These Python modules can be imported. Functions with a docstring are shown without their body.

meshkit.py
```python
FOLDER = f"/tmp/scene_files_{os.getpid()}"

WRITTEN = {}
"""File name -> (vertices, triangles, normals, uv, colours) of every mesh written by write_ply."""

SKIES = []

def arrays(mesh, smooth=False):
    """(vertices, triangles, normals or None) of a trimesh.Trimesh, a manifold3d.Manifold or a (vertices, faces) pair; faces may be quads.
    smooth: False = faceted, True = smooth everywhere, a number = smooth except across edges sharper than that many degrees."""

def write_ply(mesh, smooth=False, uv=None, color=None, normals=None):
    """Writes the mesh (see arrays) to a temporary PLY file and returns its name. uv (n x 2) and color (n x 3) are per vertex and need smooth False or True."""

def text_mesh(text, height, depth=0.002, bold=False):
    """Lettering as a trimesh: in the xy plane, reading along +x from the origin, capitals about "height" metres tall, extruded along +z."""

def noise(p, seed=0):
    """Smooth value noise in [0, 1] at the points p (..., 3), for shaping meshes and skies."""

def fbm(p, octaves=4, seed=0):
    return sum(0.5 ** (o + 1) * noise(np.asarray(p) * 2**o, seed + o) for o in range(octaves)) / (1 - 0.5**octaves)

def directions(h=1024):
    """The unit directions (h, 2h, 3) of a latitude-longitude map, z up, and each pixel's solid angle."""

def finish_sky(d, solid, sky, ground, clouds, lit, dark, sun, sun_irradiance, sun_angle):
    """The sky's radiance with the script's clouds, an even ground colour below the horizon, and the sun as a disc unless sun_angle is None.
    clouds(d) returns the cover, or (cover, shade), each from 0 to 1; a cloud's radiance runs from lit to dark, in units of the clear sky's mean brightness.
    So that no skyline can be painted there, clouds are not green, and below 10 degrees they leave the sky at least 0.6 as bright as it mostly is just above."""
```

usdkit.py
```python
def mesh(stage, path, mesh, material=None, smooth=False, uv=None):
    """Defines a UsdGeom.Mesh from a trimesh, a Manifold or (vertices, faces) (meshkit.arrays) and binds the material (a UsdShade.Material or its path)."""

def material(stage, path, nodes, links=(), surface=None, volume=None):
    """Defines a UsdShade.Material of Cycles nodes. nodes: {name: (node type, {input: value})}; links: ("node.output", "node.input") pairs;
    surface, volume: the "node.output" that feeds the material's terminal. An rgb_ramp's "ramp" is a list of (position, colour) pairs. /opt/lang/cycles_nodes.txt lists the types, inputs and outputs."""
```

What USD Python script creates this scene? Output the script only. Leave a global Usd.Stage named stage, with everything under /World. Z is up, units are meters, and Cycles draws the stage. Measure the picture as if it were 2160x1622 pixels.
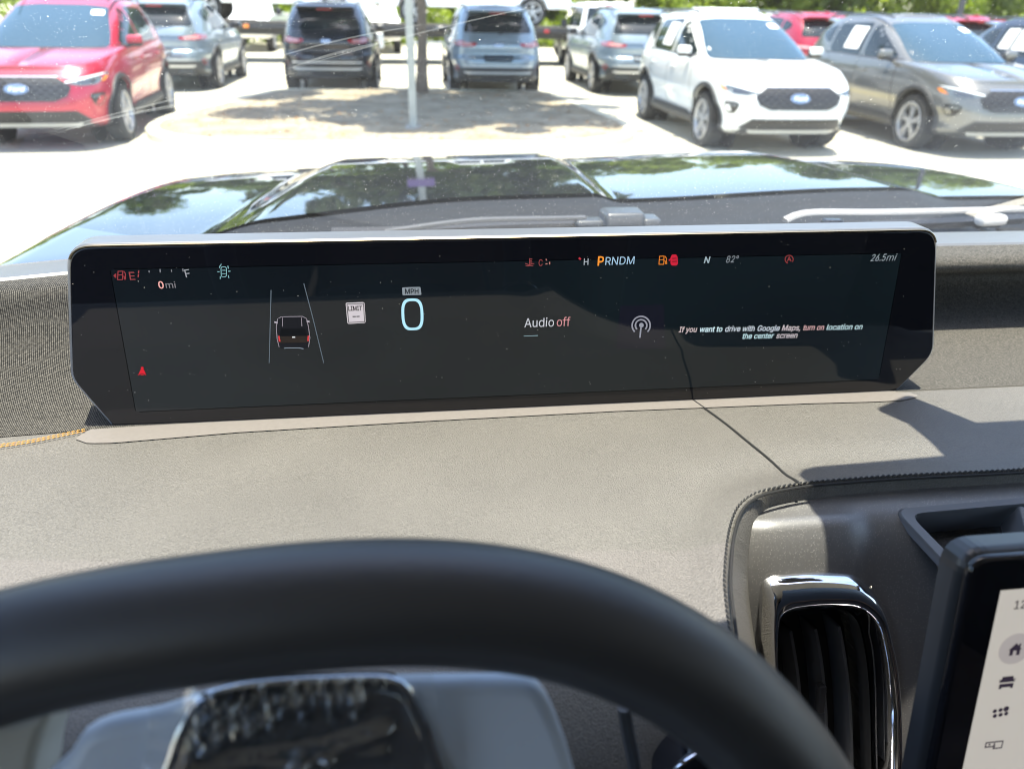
import math, numpy as np, trimesh, manifold3d as m3, shapely, usdkit, meshkit
from shapely.geometry import Polygon, Point
from scipy.spatial import Delaunay
from pxr import Usd, UsdGeom, UsdLux, UsdShade, Gf, Sdf
stage = Usd.Stage.CreateInMemory()
UsdGeom.Xform.Define(stage, '/World')
UsdGeom.Scope.Define(stage, '/World/Looks')
A = np.array
# ---------------------------------------------------------------- camera, sky, sun, exposure
YAW, PITCH, ROLL, FPX, PW, PH = 8.0, 26.9, 1.27, 1580.0, 2160, 1622
EXPOSURE = 1.98
EYE = A([0, 0, 1.70])
def camera_axes():
    a, p, r = np.radians([YAW, PITCH, ROLL])
    f = A([math.sin(a) * math.cos(p), math.cos(a) * math.cos(p), -math.sin(p)])
    r0 = A([math.cos(a), -math.sin(a), 0]); u0 = np.cross(r0, f)
    R = math.cos(r) * r0 + math.sin(r) * u0
    return R, np.cross(R, f), f
CR, CU, CF = camera_axes()
cam = UsdGeom.Camera.Define(stage, '/World/camera')
mx = np.eye(4); mx[0, :3], mx[1, :3], mx[2, :3], mx[3, :3] = CR, CU, -CF, EYE
UsdGeom.Xformable(cam).AddTransformOp().Set(Gf.Matrix4d(*mx.ravel().tolist()))
cam.CreateFocalLengthAttr(6.9); cam.CreateHorizontalApertureAttr(6.9 * PW / FPX); cam.CreateVerticalApertureAttr(6.9 * PH / FPX)
cam.CreateFStopAttr(2.0); cam.CreateFocusDistanceAttr(0.58); cam.CreateExposureAttr(EXPOSURE)
cam.CreateClippingRangeAttr(Gf.Vec2f(0.02, 5000))
SUN = A([math.sin(math.radians(0.5)), math.sin(math.radians(0.6)), 1.0]); SUN /= np.linalg.norm(SUN)
dome = UsdLux.DomeLight.Define(stage, '/World/sky'); dome.CreateIntensityAttr(1.0)
dm = usdkit.material(stage, '/World/Looks/sky_air', {
    'sky': ('sky_texture', {'sky_type': 'single_scattering', 'sun_disc': False, 'sun_elevation': float(math.asin(SUN[2])), 'sun_rotation': float(math.atan2(SUN[0], SUN[1])), 'aerosol_density': 1.6, 'ozone_density': 1.0, 'air_density': 1.0}),
    'bg': ('background_shader', {'strength': 0.15})}, [('sky.color', 'bg.color')], surface='bg.background')
UsdShade.MaterialBindingAPI.Apply(dome.GetPrim()).Bind(dm)
dome.GetPrim().SetCustomDataByKey('label', 'clear pale blue daytime sky over the lot'); dome.GetPrim().SetCustomDataByKey('category', 'sky'); dome.GetPrim().SetCustomDataByKey('kind', 'structure')
sun = UsdLux.DistantLight.Define(stage, '/World/sun'); sun.CreateIntensityAttr(0.96); sun.CreateAngleAttr(0.53); sun.CreateColorAttr(Gf.Vec3f(1.0, 0.945, 0.83)); sun.GetPrim().CreateAttribute('inputs:normalize', Sdf.ValueTypeNames.Bool).Set(True)
z = SUN; x = np.cross([0, 1, 0], z); x /= np.linalg.norm(x); y = np.cross(z, x)
mm = np.eye(4); mm[0, :3], mm[1, :3], mm[2, :3] = x, y, z
UsdGeom.Xformable(sun).AddTransformOp().Set(Gf.Matrix4d(*mm.ravel().tolist()))

# ---------------------------------------------------------------- helpers
def ray(px, py): return CF + CR * ((px - PW / 2) / FPX) + CU * ((PH / 2 - py) / FPX)
def on_plane(px, py, p, n):
    r = ray(px, py); return EYE + r * (np.dot(A(p) - EYE, n) / np.dot(r, n))
def at_dist(px, py, d): return EYE + ray(px, py) * d
def on_height(px, py, h, t0=0.15, t1=3.0):
    """Where the sight line through a point of the photograph meets the height field z = h(x, y)."""
    r = ray(px, py); t = np.linspace(t0, t1, 1500); P = EYE + t[:, None] * r
    s = P[:, 2] - h(P[:, 0], P[:, 1]); k = int(np.argmax(s < 0)) if (s < 0).any() else len(t) - 1
    k = max(k, 1); u = s[k - 1] / (s[k - 1] - s[k] + 1e-12)
    return EYE + r * (t[k - 1] + u * (t[k] - t[k - 1]))
_used = {}
def numbered(parent, name):
    n = _used.get((parent, name), 0); _used[(parent, name)] = n + 1
    return name if n == 0 else f'{name}_{n:03d}'
def tag(p, label=None, cat=None, group=None, kind=None):
    p = p.GetPrim() if hasattr(p, 'GetPrim') else p
    for k, v in (('label', label), ('category', cat), ('group', group), ('kind', kind)):
        if v: p.SetCustomDataByKey(k, v)
    return p
def thing(name, label, cat, loc=(0, 0, 0), rotz=0.0, group=None):
    path = '/World/' + numbered('/World', name)
    x = UsdGeom.Xform.Define(stage, path); x.AddTranslateOp().Set(Gf.Vec3d(*map(float, loc)))
    if rotz: x.AddRotateZOp().Set(float(rotz))
    tag(x, label, cat, group); return path
def obj(name, mesh, mat, parent='/World', smooth=35, uv=None, **tags):
    path = parent + '/' + numbered(parent, name)
    m = usdkit.mesh(stage, path, mesh, mat, smooth=smooth, uv=uv)
    if tags: tag(m, **tags)
    return path
cat_mesh = lambda L: trimesh.util.concatenate([l if isinstance(l, trimesh.Trimesh) else tm(l) for l in L])
def tm(m):
    v, f, _ = meshkit.arrays(m); return trimesh.Trimesh(v, f, process=False)
def box(c, s, rot=None):
    b = trimesh.creation.box(s)
    if rot is not None: b.apply_transform(trimesh.transformations.euler_matrix(*rot))
    b.apply_translation(c); return b
def rbox(c, s, r=0.01, rot=None):
    """A box with rounded edges."""
    s = A(s, float); r = min(r, s.min() * .49); h = s / 2 - r
    sp = m3.Manifold.sphere(r, 12)
    m = m3.Manifold.batch_hull([sp.translate([a * h[0], b * h[1], d * h[2]]) for a in (-1, 1) for b in (-1, 1) for d in (-1, 1)])
    t = tm(m)
    if rot is not None: t.apply_transform(trimesh.transformations.euler_matrix(*rot))
    t.apply_translation(c); return t
def grid(P, closed_u=False, closed_v=False):
    """A quad grid of points P[i, j] as a mesh."""
    n, m = P.shape[:2]
    i, j = np.meshgrid(np.arange(n if closed_u else n - 1), np.arange(m if closed_v else m - 1), indexing='ij')
    a, b, c, d = i * m + j, ((i + 1) % n) * m + j, ((i + 1) % n) * m + (j + 1) % m, i * m + (j + 1) % m
    q = np.stack([a, b, c, d], -1).reshape(-1, 4)
    return trimesh.Trimesh(P.reshape(-1, 3), np.vstack([q[:, [0, 1, 2]], q[:, [0, 2, 3]]]), process=False)
def resample(P, step, closed=True):
    P = A(P, float); Q = np.vstack([P, P[:1]]) if closed else P
    d = np.r_[0, np.cumsum(np.linalg.norm(np.diff(Q, axis=0), axis=1))]; n = max(4, int(round(d[-1] / step)))
    s = np.linspace(0, d[-1], n + 1); s = s[:-1] if closed else s
    return np.stack([np.interp(s, d, Q[:, k]) for k in range(P.shape[1])], 1)
def spline(P, step, closed=False):
    """A smooth curve through points, evenly resampled."""
    from scipy.interpolate import CubicSpline
    P = A(P, float); Q = np.vstack([P, P[:1]]) if closed else P
    t = np.r_[0, np.cumsum(np.sqrt(np.linalg.norm(np.diff(Q, axis=0), axis=1)))]
    c = CubicSpline(t, Q, bc_type='periodic' if closed else 'natural')
    D = c(np.linspace(0, t[-1], 40 * len(Q)))
    return resample(D[:-1] if closed else D, step, closed)
def rounded(P, r, step):
    """A polygon with rounded corners, evenly resampled. r: one radius or one per corner."""
    P = A(P, float); n = len(P); out = []
    for i in range(n):
        a, b, c = P[i - 1], P[i], P[(i + 1) % n]; ri = r[i] if np.ndim(r) else r
        u, v = a - b, c - b; lu, lv = np.linalg.norm(u), np.linalg.norm(v); u, v = u / lu, v / lv
        ang = math.acos(np.clip(u @ v, -1, 1)); t = min(ri / max(math.tan(ang / 2), 1e-6), lu * .49, lv * .49)
        p0, p2 = b + u * t, b + v * t; s = np.linspace(0, 1, 10)[:, None]
        out.append((1 - s) ** 2 * p0 + 2 * s * (1 - s) * b + s ** 2 * p2)
    return resample(np.vstack(out), step, True)
def ccw(P): 
    P = A(P); x, y = P[:, 0], P[:, 1]
    return P if (x * np.roll(y, -1) - np.roll(x, -1) * y).sum() > 0 else P[::-1]
def fill(P, spacing, seed=0):
    """Triangles filling a 2-D outline: (points, faces); the outline's points come first."""
    P = ccw(P); poly = shapely.Polygon(P); x0, y0, x1, y1 = poly.bounds
    gx, gy = np.meshgrid(np.arange(x0, x1, spacing), np.arange(y0, y1, spacing)); gx[::2] += spacing / 2
    g = np.stack([gx.ravel(), gy.ravel()], 1); inner = poly.buffer(-spacing * .55)
    g = g[shapely.contains_xy(inner, g[:, 0], g[:, 1])]
    V = np.vstack([P, g]); T = Delaunay(V).simplices; c = V[T].mean(1)
    T = T[shapely.contains_xy(poly, c[:, 0], c[:, 1])]
    e1, e2 = V[T[:, 1]] - V[T[:, 0]], V[T[:, 2]] - V[T[:, 0]]; ar = e1[:, 0] * e2[:, 1] - e1[:, 1] * e2[:, 0]
    T[ar < 0] = T[ar < 0][:, ::-1]
    return V, T[np.abs(ar) > 1e-14]
def sheet(P, spacing, lift):
    V, T = fill(P, spacing); return trimesh.Trimesh(np.column_stack([V, lift(V[:, 0], V[:, 1])]), T, process=False)
class Frame:
    """A plane with axes: (u, v, w) -> world."""
    def __init__(s, o, ex, ey): s.o, s.ex, s.ey = A(o, float), A(ex, float), A(ey, float); s.n = np.cross(s.ex, s.ey)
    def w(s, P): P = np.atleast_2d(P); return s.o + P[:, :1] * s.ex + P[:, 1:2] * s.ey + (P[:, 2:3] * s.n if P.shape[1] > 2 else 0)
    def uv(s, px, py, off=0.0):
        p = on_plane(px, py, s.o + s.n * off, s.n) - s.o; return A([p @ s.ex, p @ s.ey])
    def uvs(s, L, off=0.0): return A([s.uv(a, b, off) for a, b in L])
    def mesh(s, m):
        m = m.copy(); m.vertices = s.w(m.vertices); return m
def slab(P, d, bevel=0.0, steps=4, spacing=None, top=0.0):
    """An outline in (u, v) as a plate whose face lies at w = top, with a rounded front edge of radius bevel and depth d."""
    P = ccw(P); t = np.roll(P, -1, 0) - np.roll(P, 1, 0); t /= np.linalg.norm(t, axis=1, keepdims=True) + 1e-12
    nrm = np.column_stack([-t[:, 1], t[:, 0]])
    rings = [np.column_stack([P, np.full(len(P), top - d)])]
    for a in np.linspace(0, math.pi / 2, steps + 1) if bevel else [0]:
        rings.append(np.column_stack([P + nrm * bevel * (1 - math.cos(a)), np.full(len(P), top - bevel + bevel * math.sin(a))]))
    R = A(rings); side = grid(np.transpose(R, (1, 0, 2)), closed_u=True)
    V, T = fill(rings[-1][:, :2], spacing or max(1e-3, np.ptp(P, axis=0).max() / 12))
    cap = trimesh.Trimesh(np.column_stack([V, np.full(len(V), top)]), T, process=False)
    V2, T2 = fill(P, spacing or max(1e-3, np.ptp(P, axis=0).max() / 6))
    back = trimesh.Trimesh(np.column_stack([V2, np.full(len(V2), top - d)]), T2[:, ::-1], process=False)
    return cat_mesh([side, cap, back])
def sweep(path, prof, n, closed=True):
    """prof (a, b): a along the outward side of the path in its plane, b along n (one normal, or one per point)."""
    path = A(path); n = np.broadcast_to(A(n, float), path.shape)
    t = np.gradient(path, axis=0) if not closed else np.roll(path, -1, 0) - np.roll(path, 1, 0)
    t /= np.linalg.norm(t, axis=1, keepdims=True) + 1e-12
    o = np.cross(t, n); o /= np.linalg.norm(o, axis=1, keepdims=True) + 1e-12
    pr = A(prof, float)
    if pr.ndim == 2: pr = np.broadcast_to(pr, (len(path), *pr.shape))
    G = path[:, None] + pr[:, :, :1] * o[:, None] + pr[:, :, 1:] * n[:, None]
    return grid(G, closed_u=closed, closed_v=True)
def tube(path, r, sides=8, closed=False):
    path = A(path, float); t = np.roll(path, -1, 0) - np.roll(path, 1, 0) if closed else np.gradient(path, axis=0)
    t /= np.linalg.norm(t, axis=1, keepdims=True) + 1e-12
    a = np.cross(t, [0, 0, 1.0]); bad = np.linalg.norm(a, axis=1) < .15; a[bad] = np.cross(t[bad], [1.0, 0, 0]); a /= np.linalg.norm(a, axis=1, keepdims=True)
    b = np.cross(t, a); g = np.arange(sides) * 2 * np.pi / sides; r = np.broadcast_to(r, (len(path),))
    G = path[:, None] + r[:, None, None] * (np.cos(g)[None, :, None] * a[:, None] + np.sin(g)[None, :, None] * b[:, None])
    m = grid(G, closed_u=closed, closed_v=True)
    if not closed:
        k = len(m.vertices); e = (len(path) - 1) * sides
        V = np.vstack([m.vertices, path[:1], path[-1:]]); f = [[k, (j + 1) % sides, j] for j in range(sides)] + [[k + 1, e + j, e + (j + 1) % sides] for j in range(sides)]
        m = trimesh.Trimesh(V, np.vstack([m.faces, f]), process=False)
    return m
def out_facing(m):
    m = m.copy(); trimesh.repair.fix_normals(m); return m

# ---------------------------------------------------------------- materials
def mat(name, color, rough=.5, metal=0., spec=.5, coat=0., bump=None, vary=None, em=None, emc=None, trans=0., coatr=.03, sheen=0., extra=None):
    """bump: (scale, strength, distance) of noise in metres; vary: (scale, amount) of colour unevenness."""
    nodes = {'p': ('principled_bsdf', {'base_color': color, 'roughness': rough, 'metallic': metal, 'specular_ior_level': spec, 'coat_weight': coat, 'coat_roughness': coatr, 'sheen_weight': sheen, 'transmission_weight': trans}), 'g': ('texture_coordinate', {})}
    links = []
    if em: nodes['p'][1].update(emission_color=emc or color, emission_strength=em)
    if vary:
        c = A(color, float); nodes['vn'] = ('noise_texture', {'scale': vary[0], 'detail': 5, 'roughness': .65})
        nodes['vr'] = ('rgb_ramp', {'ramp': [(.28, tuple(np.clip(c * (1 - vary[1]), 0, 1))), (.72, tuple(np.clip(c * (1 + vary[1]), 0, 1)))]})
        links += [('g.object', 'vn.vector'), ('vn.fac', 'vr.fac'), ('vr.color', 'p.base_color')]
    if bump:
        nodes['bn'] = ('noise_texture', {'scale': bump[0], 'detail': 3, 'roughness': .6}); nodes['b'] = ('bump', {'strength': bump[1], 'distance': bump[2]})
        links += [('g.object', 'bn.vector'), ('bn.fac', 'b.height'), ('b.normal', 'p.normal')]
    if extra: extra(nodes, links)
    return usdkit.material(stage, '/World/Looks/' + name, nodes, links, surface='p.BSDF')
def leather(name, color, scale, rough, strength, dist, flake=0.0):
    c = A(color, float)
    nodes = {'g': ('texture_coordinate', {}), 'p': ('principled_bsdf', {'base_color': color, 'roughness': rough, 'specular_ior_level': .5}),
             'v': ('voronoi_texture', {'scale': scale, 'feature': 'f1'}), 'n': ('noise_texture', {'scale': scale * 1.7, 'detail': 3}),
             'a': ('math', {'math_type': 'add'}), 'b': ('bump', {'strength': strength, 'distance': dist}),
             'n2': ('noise_texture', {'scale': 9, 'detail': 5}), 'r': ('rgb_ramp', {'ramp': [(.3, tuple(c * .9)), (.7, tuple(c * 1.1))]}),
             'n3': ('noise_texture', {'scale': scale * .9, 'detail': 2}), 'r3': ('rgb_ramp', {'ramp': [(.35, (.78, .78, .78)), (.65, (1.2, 1.2, 1.2))]}), 'm': ('mix_color', {'blend_type': 'multiply', 'fac': 1.0, 'use_clamp': False})}
    links = [('g.object', 'v.vector'), ('g.object', 'n.vector'), ('v.distance', 'a.value1'), ('n.fac', 'a.value2'), ('a.value', 'b.height'), ('b.normal', 'p.normal'), ('g.object', 'n2.vector'), ('n2.fac', 'r.fac'),
             ('g.object', 'n3.vector'), ('n3.fac', 'r3.fac'), ('r.color', 'm.a'), ('r3.color', 'm.b'), ('m.result', 'p.base_color')]
    return usdkit.material(stage, '/World/Looks/' + name, nodes, links, surface='p.BSDF')
def glass_pane(name, tint=(.96, .98, .97), rough=0.0, extra_diffuse=0.0):
    nodes = {'t': ('transparent_bsdf', {'color': tint}), 'g': ('glossy_bsdf', {'color': (1, 1, 1), 'roughness': rough}), 'f': ('fresnel', {'IOR': 1.5}), 'x': ('mix_closure', {})}
    links = [('f.fac', 'x.fac'), ('t.BSDF', 'x.closure1'), ('g.BSDF', 'x.closure2')]; s = 'x.closure'
    if extra_diffuse:
        nodes['d'] = ('diffuse_bsdf', {'color': (.75, .73, .68)}); nodes['tr'] = ('translucent_bsdf', {'color': (.75, .73, .68)}); nodes['dm'] = ('mix_closure', {'fac': .5}); nodes['y'] = ('mix_closure', {'fac': extra_diffuse})
        links += [('d.BSDF', 'dm.closure1'), ('tr.BSDF', 'dm.closure2'), ('x.closure', 'y.closure1'), ('dm.closure', 'y.closure2')]; s = 'y.closure'
    return usdkit.material(stage, '/World/Looks/' + name, nodes, links, surface=s)
def glow(name, color, strength):
    return usdkit.material(stage, '/World/Looks/' + name, {'e': ('emission', {'color': color, 'strength': strength})}, [], surface='e.emission')
# ---------------------------------------------------------------- materials of the car we sit in
M_hood = mat('black_gloss_paint', (.006, .0065, .008), rough=.035, spec=.6, coat=.6, bump=(2.2, .06, .01))
M_blackplastic = mat('black_cowl_plastic', (.011, .012, .014), rough=.6, spec=.2, vary=(60, .25), bump=(900, .25, .0006))
M_satin = mat('satin_black', (.018, .018, .02), rough=.4)
M_wiper = mat('wiper_grey', (.05, .05, .05), rough=.35, spec=.7)
M_headliner = mat('headliner_grey', (.52, .51, .48), rough=.95, vary=(40, .1))
M_cabin = mat('cabin_dark_trim', (.035, .033, .032), rough=.8, vary=(12, .2))
M_privacy = mat('privacy_glass', (.006, .007, .008), rough=.03, spec=.4)
M_seat = mat('seat_brown_leather', (.09, .055, .035), rough=.6, vary=(20, .2))
M_pad = leather('dash_leather', (.090, .084, .075), 900, .5, .55, .0008)
M_padlip = leather('dash_lip_leather', (.092, .086, .076), 800, .48, .5, .0008)
M_strip = mat('dash_smooth_strip', (.135, .122, .112), rough=.5, vary=(300, .06), bump=(2500, .2, .0003))
def flake(nodes, links):
    nodes['fv'] = ('voronoi_texture', {'scale': 800, 'feature': 'f1'}); nodes['fr'] = ('rgb_ramp', {'ramp': [(0, (.5, .48, .44)), (.16, (.14, .135, .13)), (.26, (.082, .08, .078)), (1, (.074, .072, .072))]})
    links += [('g.object', 'fv.vector'), ('fv.distance', 'fr.fac'), ('fr.color', 'p.base_color')]
M_hard = mat('flecked_grey_plastic', (.06, .063, .07), rough=.40, spec=.9, bump=(1600, .25, .0004), extra=flake)
M_trimtop = mat('dash_top_grey_plastic', (.085, .088, .095), rough=.38, bump=(1500, .2, .0004))
M_stitch = mat('dark_thread', (.012, .012, .012), rough=.8)
M_orange = mat('tan_thread', (.45, .22, .05), rough=.7)
M_seam = mat('seam_shadow_gap', (.006, .006, .006), rough=.9)
M_chrome = mat('smoked_chrome', (.74, .74, .76), rough=.06, metal=1.0)
M_bezel = mat('silver_bezel', (.15, .155, .165), rough=.35, metal=.5)
M_gold = mat('gold_edge', (.50, .40, .26), rough=.2, metal=1.0)
M_blackgloss = mat('black_glass', (.004, .004, .005), rough=.02, spec=.5)
M_vane = mat('vent_vane', (.055, .056, .06), rough=.5)
M_void = mat('dark_cavity', (.004, .004, .004), rough=.9)
M_rim = mat('rim_leather', (.015, .015, .0165), rough=.46, spec=.65, bump=(700, .25, .0006))
M_hub = mat('hub_grey_plastic', (.44, .49, .56), rough=.42, bump=(1200, .12, .0003))
def fabric():
    k = 2 * math.pi / .0026
    nodes = {'u': ('uvmap', {'attribute': 'st'}), 's': ('separate_xyz', {}), 'x1': ('math', {'math_type': 'multiply', 'value2': k}), 'y1': ('math', {'math_type': 'multiply', 'value2': k}),
             'a': ('math', {'math_type': 'add'}), 'd': ('math', {'math_type': 'subtract'}), 'sa': ('math', {'math_type': 'sine'}), 'sd': ('math', {'math_type': 'sine'}), 'm': ('math', {'math_type': 'multiply'}),
             'h': ('math', {'math_type': 'multiply_add', 'value2': .5, 'value3': .5}), 'n': ('noise_texture', {'scale': 500, 'detail': 3}), 'hn': ('math', {'math_type': 'multiply_add', 'value2': .7, 'value3': -.35}), 'ad': ('math', {'math_type': 'add'}),
             'r': ('rgb_ramp', {'ramp': [(.3, (.010, .010, .010)), (.62, (.060, .055, .047)), (.95, (.27, .25, .215))]}), 'g': ('texture_coordinate', {}),
             'b': ('bump', {'strength': .8, 'distance': .0012}), 'p': ('principled_bsdf', {'roughness': .8, 'specular_ior_level': .3})}
    links = [('u.UV', 's.vector'), ('s.x', 'x1.value1'), ('s.y', 'y1.value1'), ('x1.value', 'a.value1'), ('y1.value', 'a.value2'), ('x1.value', 'd.value1'), ('y1.value', 'd.value2'), ('a.value', 'sa.value1'), ('d.value', 'sd.value1'),
             ('sa.value', 'm.value1'), ('sd.value', 'm.value2'), ('m.value', 'h.value1'), ('g.object', 'n.vector'), ('n.fac', 'hn.value1'), ('h.value', 'ad.value1'), ('hn.value', 'ad.value2'), ('ad.value', 'r.fac'), ('r.color', 'p.base_color'), ('h.value', 'b.height'), ('b.normal', 'p.normal')]
    return usdkit.material(stage, '/World/Looks/speaker_fabric', nodes, links, surface='p.BSDF')
M_fabric = fabric()
sm = lambda a, b, x: (lambda t: t * t * (3 - 2 * t))(np.clip((np.asarray(x, float) - a) / (b - a), 0, 1))

# ---------------------------------------------------------------- the car we sit in: hood, cowl, windshield, roof
XC = 0.36                                            # its centre line
SUV = thing('suv', 'black SUV we look out of, its glossy hood reaching towards the parked cars', 'SUV')
hy = [1.12, 1.25, 1.4, 1.6, 1.8, 1.95, 2.05, 2.12, 2.17, 2.20]
hz = [1.385, 1.387, 1.387, 1.384, 1.374, 1.359, 1.343, 1.322, 1.285, 1.235]
from scipy.interpolate import PchipInterpolator
hood_base = PchipInterpolator(hy, hz)
def lerp(a, b, t): return a + (b - a) * t
def hood_z(x, y):
    x, y = np.asarray(x, float), np.asarray(y, float); t = np.clip((y - 1.25) / .85, 0, 1)
    zz = hood_base(np.clip(y, 1.12, 2.2))
    d = np.abs(x - XC)
    inn = lerp(.60, .50, t); out = lerp(.72, .56, t)
    zz = zz + .016 * (x - XC) - .020 * sm(0, 1, (d - inn) / (out - inn))             # the two long bevels of the power dome
    zz = zz - .006 * (d / .8) ** 2
    zz = zz - .012 * sm(.0, .045, x - (XC - .02)) * (1 - sm(.05, .5, x - XC)) * 1.0   # centre crease
    edge = lerp(1.05, .955, np.clip((y - 1.0) / 1.1, 0, 1))
    q = np.clip((d - (edge - .09)) / .09, 0, 1); zz = zz - .035 * q ** 2.4
    return zz
hx = np.linspace(-1, 1, 260); hyv = np.concatenate([np.linspace(1.0, 2.0, 90), np.linspace(2.01, 2.2, 40)])
rear_edge = lambda x: 1.25 + .135 * sm(0, .5, np.asarray(x) - (-.36)) - .33 * sm(-.34, -.44, np.asarray(x))
G = np.zeros((len(hyv), len(hx), 3))
for i, yy in enumerate(np.linspace(0, 1, len(hyv)) ** .8):
    edge = None
    for_y0 = rear_edge(XC + hx * .985); yv = for_y0 + (2.2 - .12 * np.abs(hx) ** 6 - for_y0) * yy
    e = lerp(1.05, .955, np.clip((yv - 1.0) / 1.1, 0, 1)); xv = XC + hx * e
    G[i] = np.column_stack([xv, yv, hood_z(xv, yv + .12 * np.abs(hx) ** 6)])
skirt = G.copy()
hoodm = grid(np.transpose(G, (1, 0, 2)))
obj('hood', out_facing(hoodm) if hoodm.face_normals[:, 2].mean() > 0 else trimesh.Trimesh(hoodm.vertices, hoodm.faces[:, ::-1], process=False), M_hood, SUV, smooth=25)
front = np.stack([G[-1], G[-1] + [0, .03, -.25], G[-1] + [0, .0, -.75]], 1)
obj('front_fascia', grid(front), M_hood, SUV)
for s, e in ((0, -1), (-1, 1)):
    L = G[:, s]; W_ = np.stack([L, L + [e * .03, 0, -.10], L + [e * .05, 0, -.45], L + [e * .04, 0, -.8]], 1)
    obj('fender', grid(W_), M_hood, SUV)
# cowl, from the windshield foot to the hood's rear edge
cx = np.linspace(-.62, 1.34, 120); P = []
for t, dz in ((0, -.035), (.25, -.03), (.5, -.022), (.72, -.012), (.82, -.008), (.9, .001), (1.0, -.012), (1.08, -.05)):
    yv = .97 + (rear_edge(cx) + .004 - .97) * t
    P.append(np.column_stack([cx, yv, hood_z(cx, rear_edge(cx)) + dz]))
cw = grid(A(P)); obj('cowl', cw if cw.face_normals[:, 2].mean() > 0 else trimesh.Trimesh(cw.vertices, cw.faces[:, ::-1], process=False), M_blackplastic, SUV)
for k in range(26):                                   # vent slots of the cowl
    xx = -.30 + k * .062
    obj('cowl_slot', rbox([xx, 1.19, float(hood_z(xx, 1.3)) - .017], [.045, .03, .004], .0015), M_void, SUV)
# windshield
WB, WT = A([XC, .985, 1.365]), A([XC, .345, 1.885]); wv = WT - WB
WF = Frame(WB, [1, 0, 0], wv / np.linalg.norm(wv)); WL = float(np.linalg.norm(wv))
def ws(u, t):                                         # gently bowed glass
    u, t = np.asarray(u, float), np.asarray(t, float); hw = lerp(.93, .78, t)
    return WF.w(np.column_stack([(u * hw).ravel(), (t * WL).ravel(), (-.11 * (u.ravel() ** 2) + .015 * np.sin(t.ravel() * math.pi))]))
uu, tt = np.meshgrid(np.linspace(-1, 1, 41), np.linspace(0, 1, 25), indexing='ij')
WS = obj('windshield', grid(ws(uu, tt).reshape(41, 25, 3)), glass_pane('windshield_glass', (.94, .96, .92), 0, .004), SUV, smooth=True)
rng = np.random.default_rng(5)
n = 24000; du, dt = rng.uniform(-1, 1, n), rng.uniform(0.0, .8, n); c = ws(du, dt); rr = .00021 * np.exp(rng.normal(0, .32, n))
ang = rng.uniform(0, 6.28, n); k6 = np.arange(5) * 2 * np.pi / 5
V = c[:, None] + rr[:, None, None] * (np.cos(k6 + ang[:, None])[:, :, None] * WF.ex + np.sin(k6 + ang[:, None])[:, :, None] * WF.ey * rng.uniform(.6, 1.6, n)[:, None, None]) - WF.n * .0015
F5 = (np.arange(n)[:, None, None] * 5 + A([[0, 1, 2], [0, 2, 3], [0, 3, 4]])[None]).reshape(-1, 3)
M_dust = usdkit.material(stage, '/World/Looks/pale_dust', {'d': ('diffuse_bsdf', {'color': (.62, .60, .54)}), 't': ('translucent_bsdf', {'color': (.62, .60, .54)}), 'x': ('mix_closure', {'fac': .6})}, [('d.BSDF', 'x.closure1'), ('t.BSDF', 'x.closure2')], surface='x.closure')
obj('dust', trimesh.Trimesh(V.reshape(-1, 3), F5, process=False), M_dust, WS, smooth=False, kind='stuff')
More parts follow.
